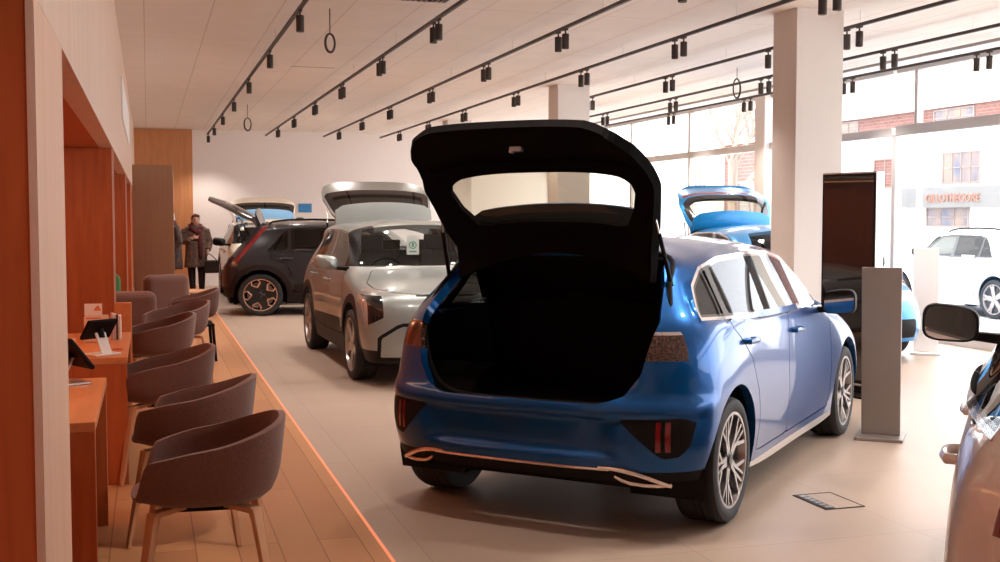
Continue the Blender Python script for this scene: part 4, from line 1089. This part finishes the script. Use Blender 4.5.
# ------------------------------------------------------------------ people
M['skin'] = mat('skin', (.62, .33, .24), .5)
M['coat'] = noise_col(mat('dark_coat', (.05, .03, .025), .7), (.035, .02, .017), (.09, .05, .04), (1,1,1), 18.)
M['coatf'] = noise_col(mat('coat_front', (.12, .07, .05), .9), (.08, .045, .035), (.20, .13, .10), (1,1,1), 25., bump=.4)
M['maroon'] = mat('maroon_scarf', (.09, .012, .015), .8)
M['hair'] = mat('auburn_hair', (.12, .03, .016), .6)
M['leather'] = mat('dark_leather', (.02, .014, .013), .4)
def remesh(o, vox=.012):
    q = o.modifiers.new('r', 'REMESH'); q.mode = 'VOXEL'; q.voxel_size = vox; q.use_smooth_shade = True
    q = o.modifiers.new('m', 'SMOOTH'); q.factor = .5; q.iterations = 4
    return o
def person(loc, rz, label, coat, hair, scale=1., bag=True):
    r = thing('person', label, 'person', loc, rz); r.scale = (scale,)*3
    # faces -y ; hips shifted in a walking step
    b = MB()
    b.tube([(.09,.02,.90),(.095,-.05,.50),(.10,.02,.10),(.10,.02,.05)], [.085,.058,.036,.036], 12)
    b.tube([(-.09,.02,.90),(-.085,-.02,.50),(-.08,-.12,.12),(-.08,-.13,.05)], [.085,.058,.036,.036], 12)
    b.ellipsoid((0,.02,.95), (.16,.11,.14)); b.ellipsoid((0,.02,1.20), (.15,.10,.22)); b.ellipsoid((0,.02,1.32), (.185,.09,.08))
    b.tube([(0,.02,1.32),(0,.0,1.44)], [.055,.05], 12)
    b.ellipsoid((0,-.01,1.50), (.072,.088,.105)); b.ellipsoid((0,-.035,1.445), (.05,.055,.05))
    b.tube([(0,-.09,1.515),(0,-.108,1.49)], [.010,.014], 8); b.ellipsoid((.072,0,1.495), (.012,.02,.028)); b.ellipsoid((-.072,0,1.495), (.012,.02,.028))
    # arms: right hand (camera left) on the chest, left hand low holding the bag
    b.tube([(-.18,.02,1.32),(-.235,.02,1.08),(-.08,-.15,1.16)], [.05,.043,.028], 12)
    b.tube([(.18,.02,1.32),(.245,.03,1.07),(.20,-.12,.90)], [.05,.043,.028], 12)
    b.ellipsoid((-.035,-.17,1.18), (.045,.022,.035)); b.ellipsoid((.19,-.15,.86), (.022,.035,.045))
    for k in range(4):
        b.tube([(.0,-.172,1.20-.018*k),(.035-.004*k,-.178,1.215-.02*k),(.055-.006*k,-.165,1.212-.021*k)], [.009,.0085,.007], 6)
        b.tube([(.185,-.175+.016*k,.83),(.178,-.18+.017*k,.79),(.186,-.165+.014*k,.765+.004*k)], [.009,.0085,.007], 6)
    b.tube([(-.05,-.17,1.21),(-.035,-.18,1.24),(-.02,-.18,1.255)], [.011,.010,.008], 6)
    b.tube([(.19,-.12,.86),(.18,-.10,.82),(.18,-.10,.80)], [.011,.010,.008], 6)
    remesh(b.build('body', M['skin'], r, fixn=False), .0075)
    e = MB()
    for s in (1,-1): e.ellipsoid((s*.028,-.089,1.512), (.012,.006,.007), 10, 6)
    e.build('eyes', M['black'], r, smooth=True)
    e = MB(); e.tube([(-.024,-.092,1.448),(0,-.098,1.446),(.024,-.092,1.448)], [.003,.006,.003], 6); e.build('mouth', M['maroon'], r, smooth=True)
    h = MB(); h.ellipsoid((0,.014,1.53), (.084,.092,.098)); h.ellipsoid((.0,.045,1.47), (.08,.07,.09)); h.ellipsoid((.02,-.045,1.585), (.062,.045,.028))
    remesh(h.build('hair', hair, r, fixn=False), .01)
    c = MB()
    c.ellipsoid((0,.02,1.33), (.215,.12,.09)); c.ellipsoid((0,.02,1.18), (.20,.135,.26))
    c.tube([(0,.02,1.1),(0,.02,.85),(.0,.01,.60)], [.19,.20,.225], 20)
    c.tube([(-.185,.02,1.33),(-.25,.025,1.07),(-.12,-.13,1.14)], [.075,.072,.06], 12)
    c.tube([(.185,.02,1.33),(.26,.035,1.07),(.21,-.09,.93)], [.075,.072,.06], 12)
    remesh(c.build('coat', coat, r, fixn=False), .014)
    c = MB(); c.tube([(-.10,.05,1.39),(-.09,-.07,1.35),(0,-.12,1.26),(.09,-.07,1.35),(.10,.05,1.39),(0,.09,1.42)], .05, 10, closed=True)
    c.tube([(.05,-.13,1.30),(.065,-.165,1.05),(.07,-.20,.80)], [.045,.05,.04], 8)
    remesh(c.build('scarf', M['maroon'], r, fixn=False), .012)
    l = MB(); l.tube([(.09,.02,.80),(.095,-.055,.50),(.10,.02,.12)], [.095,.072,.052], 12); l.tube([(-.09,.02,.80),(-.085,-.025,.50),(-.08,-.12,.14)], [.095,.072,.052], 12)
    remesh(l.build('trousers', M['leather'], r, fixn=False), .012)
    for s, y in ((.10, .02), (-.08, -.12)):
        l = MB(); l.tube([(s,y+.01,.30),(s,y+.01,.06)], [.058,.048], 12); l.ellipsoid((s,y-.05,.040), (.048,.125,.040)); l.ellipsoid((s,y+.03,.035), (.04,.05,.035))
        remesh(l.build('boot', M['leather'], r, fixn=False), .01)
    return r
p1 = person((.86, 22.45, 0), radians(4), 'person in a dark open coat and maroon scarf walking with one hand on the chest', M['coatf'], M['hair'], .98)
p2 = person((.36, 21.4, 0), radians(-60), 'person in a long dark coat mostly hidden behind the bronze screen', M['coat'], M['cream'], 1.02)
t = thing('shoulder_bag', 'dark shoulder bag held low by the walking person', 'bag', (1.13, 22.18, .46))
m = MB(); m.box((0,0,.15),(.26,.10,.24)); m.build('bag_body', M['leather'], t, bevel=.03, seg=3)
m = MB(); m.tube([(-.10,0,.26),(-.085,0,.36),(-.06,0,.395),(0,0,.36),(.10,0,.26)], .009, 6); m.build('strap', M['leather'], t, smooth=True)

# ------------------------------------------------------------------ outside
M['street'] = noise_col(mat('street_paving', (.68,.67,.66), .8), (.62,.61,.60), (.72,.71,.70), (1,1,1), 3.)
M['render'] = mat('white_render', (.80,.80,.80), .8)
M['brick'] = tile_mat('pale_brick', (.20,.085,.07), (.25,.12,.10), (.3,.24,.22), .45, .15, .8, .012, .5)
N_, L_, B_ = nodes(M['brick'])
tc_ = [n for n in N_ if n.type == 'TEX_COORD'][0]; mp_ = [n for n in N_ if n.type == 'MAPPING'][0]
sp_ = N_.new('ShaderNodeSeparateXYZ'); cb_ = N_.new('ShaderNodeCombineXYZ')
L_.new(tc_.outputs['Object'], sp_.inputs[0]); L_.new(sp_.outputs['Y'], cb_.inputs['X']); L_.new(sp_.outputs['Z'], cb_.inputs['Y']); L_.new(cb_.outputs[0], mp_.inputs[0])
M['roof'] = mat('roof_tan', (.50,.42,.34), .8)
M['outglass'] = noise_col(mat('outside_window', (.2,.2,.2), .15, 0, .3), (.10,.13,.20), (.36,.24,.17), (1,1,.6), 1.2, 3.)
f_ = MB(); f_.bb((XW+.06, -60, -.35), (140, 160, -.25)); struct(f_.build('ground', M['street']))
f_ = MB(); f_.bb((XW-.06, YF, -.30), (XW+.25, YB, -.002)); struct(f_.build('trim_threshold', M['white']))
M['winframe'] = mat('brown_frame', (.30,.25,.23), .6)
def framed_window(parent, x, y0, y1, z0, z1, nb=2, brk=False):
    w = MB(); t_ = .07
    w.bb((x-.07,y0-t_,z0-t_),(x,y0,z1+t_)); w.bb((x-.07,y1,z0-t_),(x,y1+t_,z1+t_)); w.bb((x-.07,y0,z0-t_),(x,y1,z0)); w.bb((x-.07,y0,z1),(x,y1,z1+t_))
    for k in range(1, nb):
        y = y0+(y1-y0)*k/nb; w.bb((x-.05,y-.03,z0),(x,y+.03,z1))
    w.bb((x-.05,y0,(z0+z1)/2-.03),(x,y1,(z0+z1)/2+.03))
    o = w.build('window', M['winframe'], parent)
    g = MB(); g.bb((x-.02,y0,z0),(x-.005,y1,z1)); g.build('pane', M['brick'] if brk else M['outglass'], o)
bA = thing('white_building', 'plain white building far left beyond the glazing, with one small barred window', 'building', (24, 0, -.25))
m = MB(); m.bb((0,46.7,0),(3,112,12)); m.build('wall', M['render'], bA); framed_window(bA, 0, 47.4, 48.7, 2.95, 3.9, 3)
m = MB(); m.bb((-.1,46.7,12.01),(3.1,112.1,12.3)); m.build('roof_edge', M['roof'], bA)
bB = thing('brick_building', 'pale red brick building between the white building and the bare tree', 'building', (24.6, 0, -.25))
m = MB(); m.bb((0,40.6,0),(1.2,46.65,4.9)); m.build('wall', M['brick'], bB); framed_window(bB, 0, 43.4, 45.3, 1.4, 3.2, 2)
m = MB(); m.bb((-.15,40.5,4.91),(1.3,46.65,5.1)); m.build('roof_edge', M['roof'], bB)
bC = thing('shop_building', 'long white shop building with brick band and orange lettered sign', 'building', (36, 0, -.25))
m = MB(); m.bb((0,20,0),(12,75,5.95)); m.build('wall', M['render'], bC)
m = MB(); m.bb((0,20,5.95),(12,75,6.9)); m.build('brick_band', M['brick'], bC)
m = MB(); m.bb((-.25,20,6.9),(12,75,7.7)); m.build('parapet', M['render'], bC)
m = MB(); m.add([(-.1,20,7.7),(-.1,75,7.7),(6,75,10.2),(6,20,10.2),(12,20,7.7),(12,75,7.7)], [(0,1,2,3),(3,2,5,4)]); m.build('roof', M['roof'], bC)
framed_window(bC, 0, 44.0, 46.5, 3.38, 4.72, 4); framed_window(bC, 0, 50.2, 51.9, 3.25, 4.65, 2, True); framed_window(bC, 0, 44.7, 47.6, 1.35, 2.15, 3)
framed_window(bC, 0, 40.3, 41.6, 1.2, 2.2, 2)
framed_window(bC, 0, 53.5, 56.0, 6.05, 6.75, 3); framed_window(bC, 0, 44.5, 47.2, 6.05, 6.75, 3)
m = MB(); m.bb((-.35,30,2.2),(-.0,49.2,3.15)); m.build('sign_board', mat('sign_grey', (.22,.225,.225), .6), bC)
cu = bpy.data.curves.new('sign_lettering', 'FONT'); cu.body = 'GILLOTHEGORE'; cu.size = .52; cu.extrude = .03; cu.align_x = 'CENTER'
o = bpy.data.objects.new('tmp_text', cu); COL.objects.link(o); bpy.context.view_layer.update(); me = bpy.data.meshes.new_from_object(o.evaluated_get(bpy.context.evaluated_depsgraph_get())); bpy.data.objects.remove(o)
o = bpy.data.objects.new('sign_lettering', me); COL.objects.link(o); o.parent = bC; o.location = (-.38, 45.4, 2.46); o.rotation_euler = (pi/2, 0, -pi/2)
o.data.materials.clear(); o.data.materials.append(mat('sign_orange', (.40,.20,.15), .5))
gs = thing('green_sign', 'green and white upright sign board across the street', 'sign', (20.5, 36.3, -.25))
m = MB(); m.bb((-.05,-.30,1.9),(.05,.30,3.75)); m.build('board', M['green'], gs, bevel=.01)
m = MB(); m.bb((-.06,-.26,2.6),(-.051,.26,2.95)); m.build('white_band', M['render'], gs)
m = MB(); m.tube([(0,0,0),(0,0,1.89)], .05, 8); m.build('post', M['alu'], gs)
# bare tree
tr = thing('bare_tree', 'bare leafless tree standing before the brick building', 'tree', (21.5, 40.2, -.25))
m = MB(); rnd = random.Random(4)
def branch(p, d, L, r, dep):
    q = p+d*L; m.tube([p, p.lerp(q,.5)+Vector((rnd.uniform(-.05,.05),rnd.uniform(-.05,.05),0))*L, q], [r, r*.85, r*.68], 6)
    if dep == 0: return
    for k in range(3 if dep > 1 else 2):
        a = Vector((rnd.uniform(-1,1), rnd.uniform(-1,1), rnd.uniform(-.1,.8)))
        branch(q, (d*1.1+a*.8).normalized(), L*rnd.uniform(.62,.85), r*.62, dep-1)
branch(Vector((0,0,0)), Vector((0,0,1)), 2.3, .20, 5)
m.build('trunk', mat('bark', (.30,.24,.20), .8), tr, smooth=True, fixn=False)
for i, (y, lb) in enumerate(((27.5, 'slim white lamp post outside the upper glazing'),)):
    t = thing('lamp_post', lb, 'lamp post', (20.5, y, -.25)); m = MB(); m.tube([(0,0,0),(0,0,7)], [.09,.05], 10); m.build('pole', M['alu'], t, smooth=True)
    m = MB(); m.tube([(0,0,6.9),(-.9,0,7.1)], .04, 8); m.box((-1.1,0,7.1),(.5,.2,.1)); m.build('lamp_head', M['alu'], t)

# ------------------------------------------------------------------ light
W = bpy.data.worlds.new('sky'); SC.world = W; W.use_nodes = True
bg = W.node_tree.nodes['Background']; bg.inputs[0].default_value = (.97, .97, 1, 1); bg.inputs[1].default_value = 4.2
def lamp(kind, name, loc, energy, col, rot=(0,0,0), **k):
    l = bpy.data.lights.new(name, kind); l.energy = energy; l.color = col
    for a, b in k.items(): setattr(l, a, b)
    o = bpy.data.objects.new(name, l); COL.objects.link(o); o.location = loc; o.rotation_euler = rot; return o
for (x, y) in lit:
    lamp('SPOT', 'spot_beam', (x, y, ZT-.20), 72, (1, .89, .81), spot_size=radians(120), spot_blend=.7, shadow_soft_size=.05)
for y in (1.2, 6.8, 12.5, 17.7):
    lamp('AREA', 'recess_fill', (-.8, y, 2.06), 12 if y > 2 else 4, (1, .42, .18), shape='RECTANGLE', size=.3, size_y=3.6)  # unseen orange lamps added under the soffit to warm the recess
sun = lamp('SUN', 'sun', (40, 10, 30), .25, (1, .93, .85), (radians(50), 0, radians(-30)), angle=radians(3))

cam = bpy.data.cameras.new('camera'); co = bpy.data.objects.new('camera', cam); COL.objects.link(co)
FPX = 1160.; cam.sensor_width = 36; cam.lens = FPX/1000*36; cam.clip_end = 500
co.location = (0, 0, 1.55); co.rotation_euler = (pi/2-atan(65/FPX), 0, -atan(352/FPX))
SC.camera = co
SC.view_settings.view_transform = 'Standard'; SC.view_settings.look = 'None'; SC.view_settings.exposure = 0.62; SC.view_settings.gamma = 1
SC.view_settings.use_curve_mapping = False
SC.cycles.use_denoising = True
SC.cycles.max_bounces = 10; SC.cycles.transparent_max_bounces = 16; SC.cycles.diffuse_bounces = 5; SC.cycles.glossy_bounces = 5
SC.cycles.sample_clamp_indirect = 6; SC.cycles.caustics_reflective = False; SC.cycles.caustics_refractive = False
